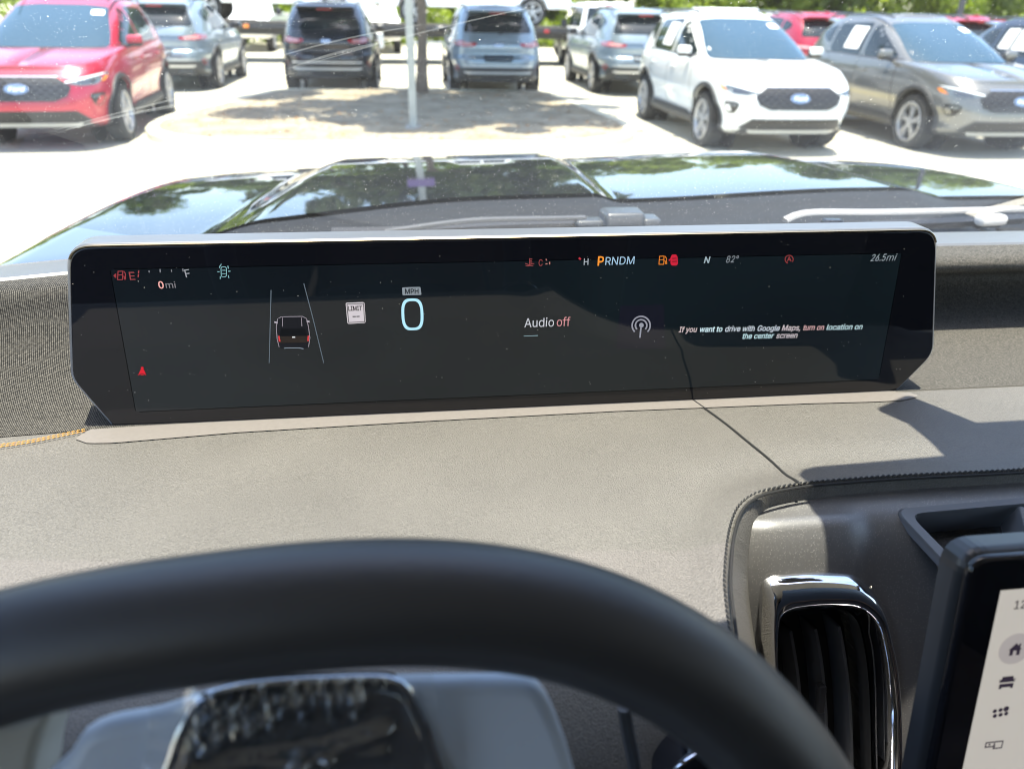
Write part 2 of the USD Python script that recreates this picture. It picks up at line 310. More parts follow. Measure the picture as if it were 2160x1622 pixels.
M_streak = usdkit.material(stage, '/World/Looks/smear', {'d': ('diffuse_bsdf', {'color': (.6, .58, .5)}), 't': ('translucent_bsdf', {'color': (.6, .58, .5)}), 'x': ('mix_closure', {'fac': .6}), 'c': ('transparent_bsdf', {}), 'y': ('mix_closure', {'fac': .07})}, [('d.BSDF', 'x.closure1'), ('t.BSDF', 'x.closure2'), ('c.BSDF', 'y.closure1'), ('x.closure', 'y.closure2')], surface='y.closure')
def on_glass(px, py): return on_plane(px, py, WF.o, WF.n) - WF.n * .006
for a, b, wd in (((90, 296), (640, 166), .0012), ((100, 300), (480, 215), .0008), ((600, 163), (860, 97), .0014), ((560, 143), (900, 68), .0009), ((620, 160), (1180, 20), .0008), ((1060, 10), (1240, -50), .0008), ((130, 290), (420, 232), .0018)):
    p, q = on_glass(*a), on_glass(*b); t = np.linspace(0, 1, 14)[:, None]; L = p + (q - p) * t + WF.ey * .004 * np.sin(t * 3.1)
    s = np.cross(q - p, WF.n); s /= np.linalg.norm(s); w_ = wd * (1 - (2 * t - 1) ** 4) + 1e-5
    obj('smear', grid(np.stack([L - s * w_, L + s * w_], 1)), M_streak, WS)
# wipers
def arm(name, pts, w, h, m):
    L = spline(A(pts), .02); n_ = np.array([0, -.3, .95])
    obj(name, out_facing(sweep(L, [(-w, 0), (-w * .7, h), (w * .7, h), (w, 0), (w * .6, -h * .5), (-w * .6, -h * .5)], n_, closed=False)), m, SUV)
hz_ = lambda px, py, zz: on_plane(px, py, [0, 0, zz], [0, 0, 1])
arm('wiper_arm', [hz_(812, 491, 1.392), hz_(900, 478, 1.398), hz_(1010, 466, 1.402), hz_(1150, 463, 1.40), hz_(1235, 461, 1.398)], .0045, .004, M_wiper)
arm('wiper_blade', [hz_(700, 492, 1.388), hz_(850, 489, 1.388), hz_(1100, 476, 1.386), hz_(1330, 474, 1.384)], .009, .006, M_satin)
b = hz_(1312, 460, 1.40); obj('wiper_motor_cap', cat_mesh([rbox(b, [.066, .05, .026], .008), rbox(b + [.045, 0, -.006], [.03, .04, .016], .005), rbox(b + [-.05, 0.005, -.008], [.05, .03, .012], .005)]), mat('cap_grey', (.04, .044, .05), rough=.28), SUV)
arm('wiper_arm', [hz_(1655, 466, 1.392), hz_(1690, 452, 1.40), hz_(1800, 449, 1.402), hz_(2000, 446, 1.402), hz_(2135, 443, 1.402), hz_(2260, 441, 1.40)], .0065, .004, mat('bright_wiper', (.30, .30, .30), rough=.3, spec=.7))
arm('wiper_blade', [hz_(1700, 486, 1.398), hz_(1830, 480, 1.398), hz_(1960, 474, 1.398), hz_(2200, 462, 1.396)], .010, .007, M_satin)
b = hz_(2090, 464, 1.41); obj('wiper_pivot', rbox(b, [.05, .024, .018], .008, rot=(0, 0, .1)), mat('pivot_grey', (.35, .35, .35), rough=.3), SUV)
b = hz_(1755, 470, 1.405); obj('washer_nozzle', rbox(b, [.032, .02, .012], .005), M_blackgloss, SUV)
# roof, pillars, doors and back of the cabin
obj('roof', rbox([XC, -1.615, 1.93], [1.66, 3.8, .05], .02), M_hood, SUV)
obj('headliner', rbox([XC, -1.615, 1.888], [1.60, 3.77, .02], .008), M_headliner, SUV)
for s in (-1, 1):
    obj('pillar', tube([[XC + s * .97, 1.00, 1.30], [XC + s * .81, .34, 1.90]], .045), M_cabin, SUV)
    obj('pillar', rbox([XC + s * .80, -.75, 1.60], [.05, .16, .62], .02), M_cabin, SUV)
    obj('rear_side_glass', rbox([XC + s * .83, -2.1, 1.62], [.012, 2.7, .56], .004, rot=(0, 0, 0)), M_privacy, SUV)
    obj('roof_rail', rbox([XC + s * .745, -1.5, 1.86], [.09, 3.7, .10], .03), M_cabin, SUV)
    obj('door', rbox([XC + s * .93, -1.3, .92], [.10, 4.5, 1.04], .04), M_cabin, SUV)
obj('tailgate', rbox([XC, -3.48, .95], [1.8, .10, 1.1], .04), M_cabin, SUV); obj('rear_glass', rbox([XC, -3.46, 1.70], [1.6, .012, .42], .004), M_privacy, SUV)
obj('floor_pan', rbox([XC, -1.2, .42], [1.9, 4.6, .08], .02), M_cabin, SUV)
for sx in (-.0, .74):
    obj('seat', cat_mesh([rbox([sx, -.62, .86], [.54, .56, .18], .07), rbox([sx, -.98, 1.22], [.52, .18, .66], .07, rot=(.2, 0, 0)), rbox([sx, -1.08, 1.64], [.28, .12, .2], .05)]), M_seat, SUV)
mir = A([.412, .402, 1.80])
obj('rear_view_mirror', cat_mesh([rbox(mir + [.0, -.012, .0], [.285, .10, .075], .022, rot=(0, 0, .05)), box(mir + [0, .05, .03], [.03, .1, .02])]), M_satin, SUV)
obj('sensor_housing', cat_mesh([rbox(mir + [.012, .085, -.005], [.05, .07, .05], .006, rot=(-.5, 0, .45)), rbox(mir + [.065, .05, .02], [.12, .06, .05], .012)]), M_satin, SUV)

# ---------------------------------------------------------------- dashboard
DASH = thing('dashboard', 'grey leather dashboard with stitched seams, fabric speaker walls and a chrome-framed vent', 'dashboard')
TAN2 = math.tan(math.radians(-1.2))
DT = math.radians(0.3)
P0 = at_dist(1060, 680, .585)
DF = Frame(P0, [1, 0, 0], [0, math.sin(DT), math.cos(DT)])           # plane of the wide display
def pad_plane(x, y): return 1.4015 + (np.asarray(y) - .53) * TAN2 + 0 * np.asarray(x)
seam_px = [(2330, 975), (2160, 991), (1985, 1001), (1850, 1009), (1740, 1018), (1689, 1023), (1621, 1036), (1590, 1046), (1571, 1058), (1557, 1072), (1545, 1096), (1535, 1135), (1530, 1175), (1527, 1234), (1533, 1300), (1545, 1390), (1565, 1480)]
seam = spline(A([on_plane(a, b, [0, .4, pad_plane(0, .4) + .0036], [0, -TAN2, 1]) for a, b in seam_px])[:, :2], .004)
from scipy.spatial import cKDTree
seam_tree = cKDTree(seam)
def pad_z(x, y):
    x, y = np.asarray(x, float), np.asarray(y, float)
    d = seam_tree.query(np.column_stack([x.ravel(), y.ravel()]))[0].reshape(x.shape)
    zz = pad_plane(x, y) + .0035 * np.exp(-(d / .012) ** 2) - .003 * np.exp(-((d - .03) / .016) ** 2)
    zz = zz + .002 * np.sin(x * 5.0 + .6) * sm(.5, .36, y)
    return zz - .55 * np.clip(.265 - y, 0, 1) ** 1.5 * 8
poly = np.vstack([[[1.15, .5385]], [[-.75, .5385]], [[-.75, .20]], [[seam[-1, 0] - .002, .20]], seam[::-1]])
pad_outline = resample(poly, .006)
obj('dash_pad', sheet(pad_outline, .008, pad_z), M_pad, DASH, smooth=True)
# thin split seam across the pad
sp = spline(A([on_height(a, b, pad_z) for a, b in [(1457, 842), (1500, 872), (1545, 906), (1600, 951), (1640, 986), (1665, 1007), (1689, 1024)]])[:, :2], .004)
obj('seam', out_facing(tube(np.column_stack([sp, pad_z(sp[:, 0], sp[:, 1]) + .0002]), .0011, 6)), M_seam, DASH)
# stitches: short threads lying along the seam
def stitches(L2, zf, step, r, m, name, offs=(0,), lift=.0006):
    ms = []
    for o in offs:
        L = resample(np.column_stack([L2, zf(L2[:, 0], L2[:, 1]) + lift]), step, closed=False)
        t = np.gradient(L, axis=0); s = np.cross(t, [0, 0, 1]); s /= np.linalg.norm(s, axis=1, keepdims=True)
        for i in range(0, len(L) - 1):
            d = L[i + 1] - L[i]; a, b_ = L[i] + s[i] * (o + r * .8) + d * .08, L[i] + s[i] * (o - r * .8) + d * .86
            ms.append(tube([a, (a + b_) / 2 + [0, 0, r * .5], b_], [r * .6, r, r * .6], 5))
    obj(name, cat_mesh(ms), m, DASH, kind='stuff')
stitches(seam, pad_z, .0042, .0007, M_stitch, 'stitching', offs=(.0,))
gro = seam + 0; obj('seam_groove', out_facing(tube(np.column_stack([np.column_stack([seam[:, 0], seam[:, 1]]) + np.column_stack([-np.gradient(seam[:, 1]), np.gradient(seam[:, 0])]) / .004 * .0035, pad_z(seam[:, 0], seam[:, 1]) - .0004]), .0010, 6)), M_seam, DASH)
# centre panel
prA = A([(.445, 1.380), (.42, 1.392), (.40, 1.395), (.386, 1.391), (.375, 1.380), (.366, 1.361), (.360, 1.336), (.351, 1.30), (.337, 1.25), (.32, 1.18), (.29, 1.06)])
prB = A([(.445, 1.380), (.42, 1.392), (.40, 1.395), (.380, 1.390), (.360, 1.380), (.343, 1.366), (.330, 1.350), (.320, 1.325), (.312, 1.28), (.302, 1.2), (.285, 1.06)])
def prof(pr, n): return spline(pr, .001)[np.linspace(0, len(spline(pr, .001)) - 1, n).round().astype(int)]
NA = 120; pa, pb = prof(prA, NA), prof(prB, NA); xs = np.concatenate([np.linspace(.13, .5, 120), np.linspace(.51, 1.15, 40)])
bl = sm(.29, .40, xs)[:, None, None]; yz = pa[None] * (1 - bl) + pb[None] * bl
PG = np.concatenate([np.broadcast_to(xs[:, None, None], (*yz.shape[:2], 1)), yz], 2)
tu = np.gradient(PG, axis=0); tv = np.gradient(PG, axis=1); nn = np.cross(tv, tu); nn /= np.linalg.norm(nn, axis=2, keepdims=True); nn *= np.sign(nn[..., 2:3] + .3 - nn[..., 1:2])
def panel_z(x, y):
    x, y = np.asarray(x, float), np.asarray(y, float); b = sm(.29, .40, x)
    za = np.interp(y, pa[::-1, 0], pa[::-1, 1]); zb = np.interp(y, pb[::-1, 0], pb[::-1, 1]); return za * (1 - b) + zb * b
v0 = on_height(1742, 1330, panel_z)
ve = A([0, .362 - .337, 1.342 - 1.25]); VF = Frame(v0, [1, 0, 0], ve / np.linalg.norm(ve))
sc_c = on_height(1690, 1165, panel_z); ctr = PG.reshape(-1, 3)
hump = 1.0 * np.exp(-np.clip(np.abs(PG[..., 0] - sc_c[0] - .004) / .040, 0, 9) ** 6) * sm(1.394, 1.388, PG[..., 2]) * sm(1.29, 1.35, PG[..., 2])
PG = PG + nn * (.0065 * hump)[..., None]
# tray recess is cut out of the panel
TF = Frame(on_height(2060, 1110, panel_z), [1, 0, 0], (lambda d: d / np.linalg.norm(d))(A([0, .395 - .345, 1.386 - 1.367])))
tray_o = rounded(TF.uvs([(1881, 1076), (2330, 1036), (2330, 1215), (2010, 1215)]), [.007, .01, .01, .008], .003)
tray_i = rounded(TF.uvs([(1921, 1089), (2330, 1052), (2330, 1195), (2030, 1200)]), [.006, .008, .008, .012], .003)
pm = grid(PG); cc = pm.triangles_center - TF.o; uvw = np.column_stack([cc @ TF.ex, cc @ TF.ey])
keep = ~shapely.contains_xy(Polygon(tray_i).buffer(.002), uvw[:, 0], uvw[:, 1]) | ((cc @ TF.n) < -.02)
vv = pm.triangles_center - VF.o; vin = rounded(VF.uvs([(1618, 1226), (1830, 1224), (1874, 1400), (1886, 1735), (1650, 1735), (1620, 1380)]), .01, .004)
keep &= ~(shapely.contains_xy(Polygon(vin), vv @ VF.ex, vv @ VF.ey) & (np.abs(vv @ VF.n) < .03))
pm = trimesh.Trimesh(pm.vertices, pm.faces[keep], process=False)
if (pm.face_normals[:, 2] * pm.area_faces).sum() < 0: pm = trimesh.Trimesh(pm.vertices, pm.faces[:, ::-1], process=False)
obj('center_panel', pm, M_hard, DASH, smooth=True)
# leather lip between the stitched seam and the hard panel
lip_px = [(2330, 1003), (2160, 1017), (1985, 1028), (1905, 1033), (1800, 1042), (1736, 1049), (1656, 1061), (1628, 1068), (1610, 1079), (1597, 1095), (1587, 1120), (1581, 1160), (1578, 1205), (1580, 1260), (1587, 1322), (1600, 1400), (1615, 1480)]
lipc = spline(A([on_height(a, b, panel_z) for a, b in lip_px]), .004); m_ = 160
s3 = np.column_stack([seam, pad_z(seam[:, 0], seam[:, 1])]); s3 = s3[np.linspace(0, len(s3) - 1, m_).round().astype(int)]; l3 = lipc[np.linspace(0, len(lipc) - 1, m_).round().astype(int)]
rows = [s3 + (l3 - s3) * t + A([0, 0, 1]) * h for t, h in ((0, -.002), (.03, .0), (.12, .0022), (.3, .0034), (.6, .004), (.85, .0036), (.97, .002), (1.0, .0005), (1.0, -.006))]
lm = grid(A(rows)); lm = lm if (lm.face_normals[:, 2] * lm.area_faces).sum() > 0 else trimesh.Trimesh(lm.vertices, lm.faces[:, ::-1], process=False)
obj('leather_lip', lm, M_padlip, DASH, smooth=True)
# air vent in the panel
vo = [(1899, 1690), (1896, 1473), (1888, 1388), (1873, 1320), (1863, 1280), (1848, 1250), (1824, 1225), (1790, 1209), (1700, 1205), (1640, 1211), (1615, 1222), (1606, 1245), (1606, 1300), (1611, 1376), (1622, 1500), (1640, 1690), (1700, 1745), (1850, 1745)]
vi = [(1861, 1680), (1856, 1470), (1850, 1410), (1842, 1365), (1835, 1338), (1824, 1320), (1808, 1309), (1786, 1303), (1725, 1304), (1690, 1309), (1668, 1316), (1656, 1328), (1648, 1350), (1643, 1382), (1655, 1500), (1672, 1670), (1710, 1705), (1835, 1705)]
def matched(L, n_=160):
    from scipy.interpolate import PchipInterpolator as Pc
    Q = VF.uvs(L + L[:1], .009); k = np.arange(len(Q)); t = np.linspace(0, len(L), n_, endpoint=False); return np.column_stack([Pc(k, Q[:, 0])(t), Pc(k, Q[:, 1])(t)])
vo_, vi_ = matched(vo), matched(vi)
VENT = DASH + '/' + numbered(DASH, 'air_vent'); UsdGeom.Xform.Define(stage, VENT)
ring = [np.column_stack([vo_ + (vi_ - vo_) * t, np.full(len(vo_), w_)]) for t, w_ in ((0, -.012), (0, .0), (.02, .005), (.06, .0095), (.12, .0132), (.20, .0162), (.30, .0182), (.42, .0188), (.55, .0175), (.68, .0138), (.80, .0080), (.90, .0015), (.97, -.007), (1.0, -.018), (1.0, -.03))]
rm = VF.mesh(grid(np.transpose(A(ring), (1, 0, 2)), closed_u=True)); c0 = rm.triangles_center; fix = ((rm.face_normals @ VF.n) * rm.area_faces).sum()
obj('frame', rm if fix > 0 else trimesh.Trimesh(rm.vertices, rm.faces[:, ::-1], process=False), M_chrome, VENT, smooth=50)
gap = np.roll(vo_, 0, 0); obj('gap', VF.mesh(tube(np.column_stack([vo_ + (vo_ - vo_.mean(0)) * .010, np.full(len(vo_), -.0010)]), .0012, 5, closed=True)), M_seam, VENT)
obj('cavity', VF.mesh(slab(vi_, .004, top=-.034)), M_void, VENT)
obj('duct_wall', VF.mesh(grid(np.stack([np.column_stack([vi_, np.full(len(vi_), -.004)]), np.column_stack([vi_, np.full(len(vi_), -.034)])], 1), closed_u=True)), M_void, VENT)
for pts in ([(1668, 1331), (1676, 1375), (1684, 1430), (1692, 1520), (1700, 1660)], [(1720, 1326), (1729, 1370), (1737, 1430), (1743, 1520), (1748, 1660)], [(1770, 1321), (1780, 1370), (1788, 1430), (1795, 1520), (1798, 1660)]):
    q = spline(VF.uvs(pts, -.010), .004); e = A([[-.0011, 0], [.0011, 0]])
    R4 = np.stack([np.column_stack([q + [-.0011, 0], np.full(len(q), -.010)]), np.column_stack([q + [.0011, 0], np.full(len(q), -.010)]), np.column_stack([q + [.0011, 0], np.full(len(q), -.032)]), np.column_stack([q + [-.0011, 0], np.full(len(q), -.032)])], 1)
    obj('vane', VF.mesh(grid(R4, closed_v=True)), M_vane, VENT, smooth=False)
q = VF.uv(1733, 1440, -.008); obj('tab', VF.mesh(cat_mesh([rbox([q[0], q[1] - .012, -.008], [.006, .022, .006], .0015)])), M_satin, VENT)
# storage tray behind the touchscreen
TRAY = DASH + '/' + numbered(DASH, 'storage_tray'); UsdGeom.Xform.Define(stage, TRAY)
def loop_match(o, i, n_=200):
    o, i = resample(o, np.linalg.norm(np.diff(np.vstack([o, o[:1]]), axis=0), axis=1).sum() / n_), resample(i, np.linalg.norm(np.diff(np.vstack([i, i[:1]]), axis=0), axis=1).sum() / n_)
    k = min(len(o), len(i)); return o[:k], i[cKDTree(i).query(o[:k])[1]]
to, ti = loop_match(tray_o, tray_i)
rr_ = [np.column_stack([to, np.full(len(to), -.004)]), np.column_stack([to, np.full(len(to), .0012)]), np.column_stack([to + (ti - to) * .12, np.full(len(to), .0026)]), np.column_stack([to + (ti - to) * .85, np.full(len(to), .0022)]), np.column_stack([ti, np.full(len(to), -.001)]), np.column_stack([ti, np.full(len(to), -.026)])]
rm = TF.mesh(grid(np.transpose(A(rr_), (1, 0, 2)), closed_u=True)); fix = ((rm.face_normals @ TF.n) * rm.area_faces).sum()
obj('tray_rim', rm if fix > 0 else trimesh.Trimesh(rm.vertices, rm.faces[:, ::-1], process=False), M_trimtop, TRAY, smooth=40)
obj('tray_floor', TF.mesh(slab(tray_i, .003, top=-.026)), leather('tray_rubber', (.02, .021, .023), 700, .5, .4, .0008), TRAY)
q = TF.uv(2140, 1120); obj('divider', TF.mesh(rbox([q[0] + .006, q[1] - .008, -.010], [.005, .055, .026], .002, rot=(0, 0, -.35))), M_trimtop, TRAY)
# light smooth strip under the display
def on_pad(L, lift=.0012): P = A([on_height(a, b, pad_z) for a, b in L]); return P[:, :2]
st = np.vstack([on_pad([(160, 928), (185, 937), (240, 936), (500, 914), (900, 890), (1300, 869), (1700, 853), (1850, 849), (1905, 846), (1940, 837), (1925, 831), (1890, 828)]), [[.40, .545], [-.24, .545]], on_pad([(178, 913)])])
stm = resample(st, .006); obj('display_base_strip', sheet(stm, .01, lambda x, y: pad_plane(x, y) + .0009), M_strip, DASH, smooth=True)
# fabric wall behind the display: a cove with an overhanging roll
fp = A([(.538, 1.4022), (.57, 1.4022), (.62, 1.4015), (.66, 1.402), (.69, 1.408), (.713, 1.420), (.721, 1.436), (.713, 1.449), (.697, 1.4555), (.681, 1.460), (.669, 1.466), (.6655, 1.473), (.671, 1.4785), (.684, 1.481), (.705, 1.4815)])
fpl = A([(.538, 1.4022), (.562, 1.4060), (.592, 1.4160), (.622, 1.4310), (.642, 1.4460), (.653, 1.4580), (.658, 1.4660), (.661, 1.4725), (.667, 1.4785), (.684, 1.4815), (.705, 1.4815)])
fpr = spline(fp, .003); fll = spline(fpl, .0005); fll = fll[np.linspace(0, len(fll) - 1, len(fpr)).round().astype(int)]; xs2 = np.linspace(-.78, 1.16, 200); sl = np.r_[0, np.cumsum(np.linalg.norm(np.diff(fpr, axis=0), axis=1))]
k = (1 - .62 * sm(-.10, -.46, xs2) * 1.0)[:, None]; FG = np.zeros((len(xs2), len(fpr), 3)); FG[..., 0] = xs2[:, None]
wl = sm(-.02, -.22, xs2)[:, None]; py_ = fpr[None, :, 0] * (1 - wl) + fll[None, :, 0] * wl; pz_ = fpr[None, :, 1] * (1 - wl) + fll[None, :, 1] * wl
FG[..., 1] = .538 + (py_ - .538) * k - .018 * sm(-.15, -.5, xs2)[:, None]; FG[..., 2] = 1.4022 + (pz_ - 1.4022) * (1 + .17 * sm(-.10, -.40, xs2)[:, None])
fm = grid(FG); uvF = np.column_stack([np.repeat(xs2, len(fpr)), np.tile(sl, len(xs2))])
obj('speaker_fabric', fm if (fm.face_normals[:, 2] * fm.area_faces).sum() > 0 else trimesh.Trimesh(fm.vertices, fm.faces[:, ::-1], process=False), M_fabric, DASH, smooth=True, uv=uvF)
top = FG[:, -1]; tr = np.stack([top + [0, 0, -.0005], top + [0, .004, .0015], top + [0, .05, -.002], top + [0, .095, -.0125], top + [0, .12, -.030], np.column_stack([xs2, np.full(len(xs2), .90), np.full(len(xs2), 1.40)]), np.column_stack([xs2, np.full(len(xs2), 1.0), np.full(len(xs2), 1.30)])], 1)
m0 = grid(tr); obj('dash_top_trim', m0 if (m0.face_normals[:, 2] * m0.area_faces).sum() > 0 else trimesh.Trimesh(m0.vertices, m0.faces[:, ::-1], process=False), M_trimtop, DASH, smooth=30)
# tan stitching along the foot of the left fabric wall
tl = spline(on_pad([(-30, 949), (60, 937), (120, 925), (182, 912)]), .003)
stitches(tl, pad_plane, .0032, .0006, M_orange, 'tan_stitching', offs=(-.0016, .0016), lift=.002)
# front of the dash below the pad, behind the wheel
ux = np.linspace(-.75, .155, 60); LW = np.stack([np.column_stack([ux, np.full(60, y_), np.full(60, z_)]) for y_, z_ in ((.235, 1.36), (.215, 1.33), (.212, 1.28), (.22, 1.2), (.24, 1.1), (.27, .9), (.30, .6))], 1)
m0 = grid(LW); obj('lower_panel', m0 if m0.face_normals[:, 1].mean() < 0 else trimesh.Trimesh(m0.vertices, m0.faces[:, ::-1], process=False), mat('lower_dark_leather', (.013, .013, .015), rough=.5, bump=(700, .4, .0008)), DASH, smooth=True)
lp = A([0, .213, 1.28]); rid = [on_plane(a, b, lp, [0, -1, 0]) for a, b in ((1316, 1490), (1324, 1540), (1334, 1590), (1345, 1660))]
obj('panel_ridge', out_facing(tube(spline(rid, .006), .003, 8)), M_satin, DASH)
SB = DASH + '/' + numbered(DASH, 'start_button'); UsdGeom.Xform.Define(stage, SB)
bc = on_plane(1500, 1660, lp, [0, -1, 0]); BF = Frame(bc, [1, 0, 0], [0, .25, .968])
th = np.linspace(0, 2 * np.pi, 64, endpoint=False); circ = lambda r: np.column_stack([np.cos(th) * r, np.sin(th) * r])
for r_ in (.0260, .0150): obj('ring', BF.mesh(tube(np.column_stack([circ(r_), np.full(64, .006)]), .0010, 8, closed=True)), M_chrome, SB)
obj('cap', BF.mesh(slab(circ(.025), .02, .003, top=.005)), M_blackgloss, SB)
# ---------------------------------------------------------------- wide display on the dash
DISP = thing('display_screen', 'very wide black display standing on the dashboard below the windshield', 'screen')
HOUSE_PX = [(137, 516), (1981, 481), (1973, 748), (1889, 831), (243, 911), (146, 800)]; ACT_PX = [(233, 569), (1901, 535), (1853, 800), (287, 868)]
hs = DF.uvs(HOUSE_PX)
ho = rounded(hs, [.020, .020, .022, .006, .006, .022], .004)
obj('housing', DF.mesh(slab(ho, .020, .0022, top=-.0012)), M_bezel, DISP, smooth=40)
inner = resample(A(Polygon(ho).buffer(-.0016).exterior.coords)[:-1], .003); kt = inner[:, 1] > .055; topr = inner[kt][np.argsort(inner[kt][:, 0])]
obj('gold_edge', DF.mesh(tube(np.column_stack([topr, np.full(len(topr), -.0006)]), .0008, 6)), M_gold, DISP)
fi = resample(A(Polygon(ho).buffer(-.0024).exterior.coords)[:-1], .004)
GL = obj('glass', DF.mesh(slab(fi, .003, .0008, top=.0)), M_blackgloss, DISP, smooth=40)
obj('stand', box(P0 + [.04, .025, -.085], [.5, .02, .03]), M_satin, DISP)
ES = 2.0 ** -EXPOSURE
act = rounded(DF.uvs(ACT_PX), .001, .002)
def lit(nodes, links): pass
SCR_M = usdkit.material(stage, '/World/Looks/active_screen', {'g': ('texture_coordinate', {}), 'n': ('noise_texture', {'scale': 5, 'detail': 2}), 'r': ('rgb_ramp', {'ramp': [(.3, (.004, .009, .011)), (.7, (.008, .020, .024))]}),
    'p': ('principled_bsdf', {'base_color': (.004, .004, .005), 'roughness': .02, 'emission_strength': .42 * ES})}, [('g.object', 'n.vector'), ('n.fac', 'r.fac'), ('r.color', 'p.emission_color')], surface='p.BSDF')
SCR = obj('screen', DF.mesh(slab(act, .001, top=.00025)), SCR_M, DISP, smooth=False)
fr = resample(act, .004); fo_ = resample(A(Polygon(act).buffer(.0005).exterior.coords)[:-1], .002); fo_ = fo_[cKDTree(fo_).query(fr)[1]]
obj('screen_border', DF.mesh(grid(np.stack([np.column_stack([fr, np.full(len(fr), .00012)]), np.column_stack([fo_, np.full(len(fr), .00012)])], 1), closed_u=True)), mat('border_black', (.001, .001, .001), rough=.9, spec=0), DISP, smooth=False)
_g = {}
def ink(rgb, s=1.0):
    k = (rgb, s)
    if k not in _g:
        lin = [(c / 255 / 12.92 if c <= 10 else ((c / 255 + .055) / 1.055) ** 2.4) for c in rgb]
        _g[k] = mat(f'ink_{len(_g):03d}', tuple(A(lin) * .40 + .002), rough=.6, spec=.1, em=.85 * s * ES, emc=tuple(lin))
    return _g[k]
def near(w): return .0004 + (w - .0004) * .5
def place(m, u, v, w=.0006): m = m.copy(); m.apply_translation([u, v, near(w)]); return DF.mesh(m)
def text(s, px, py, px2, cap, rgb, name, italic=.0, bold=False, parent=None):
    """Words whose baseline starts at a point of the photograph and ends below px2, capitals cap pixels tall there."""
    a, b = DF.uv(px, py), DF.uv(*px2); hgt = cap / FPX * np.dot(on_plane(px, py, DF.o, DF.n) - EYE, CF)
    m = meshkit.text_mesh(s, hgt, .0001, bold); w0 = m.bounds[1, 0] - m.bounds[0, 0]; L = np.linalg.norm(b - a)
    m.apply_translation([-m.bounds[0, 0], 0, 0]); m.vertices[:, 0] *= L / w0; m.vertices[:, 0] += m.vertices[:, 1] * italic
    d = (b - a) / L; V = m.vertices.copy(); m.vertices[:, 0] = V[:, 0] * d[0] - V[:, 1] * d[1]; m.vertices[:, 1] = V[:, 0] * d[1] + V[:, 1] * d[0]
    return obj(name, place(m, *a), ink(rgb), parent or SCR, smooth=False)
def flat(P, rgb, name, w=.0005, parent=None, r=0, mate=None):
    P = rounded(P, r, .0008) if r else ccw(P); V, T = fill(P, 1.0) if len(P) < 12 else fill(P, np.ptp(P, 0).max() / 8)
    return obj(name, DF.mesh(trimesh.Trimesh(np.column_stack([V, np.full(len(V), near(w))]), T, process=False)), mate or ink(rgb), parent or SCR, smooth=False)
def lines(L, rgb, name, px=2.2, w=.0006, parent=None):
    """Strokes through points of the photograph, all one mark."""
    ms = []
    for l in L:
        q = DF.uvs(l); d = np.diff(q, axis=0); hw = px / FPX * .585 / 2
        for a, b in zip(q[:-1], q[1:]):
            t = (b - a) / (np.linalg.norm(b - a) + 1e-9); s = A([-t[1], t[0]]) * hw; a2, b2 = a - t * hw * .6, b + t * hw * .6
            V = A([a2 - s, b2 - s, b2 + s, a2 + s]); ms.append(trimesh.Trimesh(np.column_stack([V, np.full(4, near(w))]), [[0, 1, 2], [0, 2, 3]], process=False))
    return obj(name, DF.mesh(cat_mesh(ms)), ink(rgb), parent or SCR, smooth=False)
def arc(cx, cy, r, a0, a1, n_=16, sy=1.0): t = np.radians(np.linspace(a0, a1, n_)); return [(cx + r * math.cos(q), cy - r * sy * math.sin(q)) for q in t]
def pump(x, y, s, rgb, name, arrow):
    L = [[(x - 6 * s, y + 8 * s), (x - 5 * s, y - 8 * s), (x + 4 * s, y - 8.5 * s), (x + 3.5 * s, y + 8 * s), (x - 6 * s, y + 8 * s)], [(x - 5 * s, y - 1 * s), (x + 4 * s, y - 1.5 * s)], [(x + 4 * s, y + 1 * s), (x + 7 * s, y + 2 * s), (x + 7 * s, y + 7 * s), (x + 9.5 * s, y + 7 * s), (x + 9 * s, y - 4 * s), (x + 6 * s, y - 8 * s)]]
    if arrow: L += [[(x - 13 * s, y + .5 * s), (x - 9.5 * s, y - 3 * s), (x - 9.5 * s, y + 4 * s), (x - 13 * s, y + .5 * s)], [(x - 12 * s, y + .5 * s), (x - 10 * s, y + 2 * s)]]
    lines(L, rgb, name, 1.7)
RED, WHT, BLU, AMB = (150, 62, 62), (170, 180, 182), (150, 185, 200), (214, 120, 40)
pump(255, 581, 1.1, (140, 52, 55), 'fuel_icon', True)
text('E', 275, 590, (286.5, 590), 17, (140, 60, 62), 'fuel_gauge_empty')
text('F', 393, 585, (403, 584), 17, (150, 150, 152), 'fuel_gauge_full')
lines([[(293, 571), (292.5, 576)], [(292.5, 579), (292, 584)]], (150, 60, 62), 'gauge_tick', 2); lines([[(315, 571), (315.2, 574)], [(338, 568), (338.4, 574)], [(362, 569), (362.3, 573)], [(386, 567), (386.6, 572)]], (130, 130, 132), 'gauge_tick', 1.8)
text('0', 336, 608, (347, 607.6), 15, (225, 160, 150), 'range_number', bold=True); text('mi', 351, 607.5, (372, 607), 14, (120, 116, 118), 'range_unit')
lines([[(468, 563), (476, 563), (478, 566), (478, 581), (476, 583.5), (469, 584), (467, 581), (466.5, 566), (468, 563)], [(469, 570), (476, 570)], [(469, 577), (476, 577)], [(465, 561), (467, 557)] ], (130, 175, 175), 'lane_assist_icon', 1.3)
lines([[(464, 561), (463.4, 565)], [(481, 561), (482, 566)], [(465, 583), (465, 588)], [(482, 581), (483, 586)], [(459, 573), (463, 573)], [(482, 572), (486, 572)]], (130, 175, 175), 'lane_assist_icon', 1.5)
lines([[(572, 612), (570, 690), (568, 765)]], (95, 105, 112), 'lane_line', 1.5); lines([[(641, 598), (660, 670), (683, 765)]], (95, 105, 112), 'lane_line', 1.5)
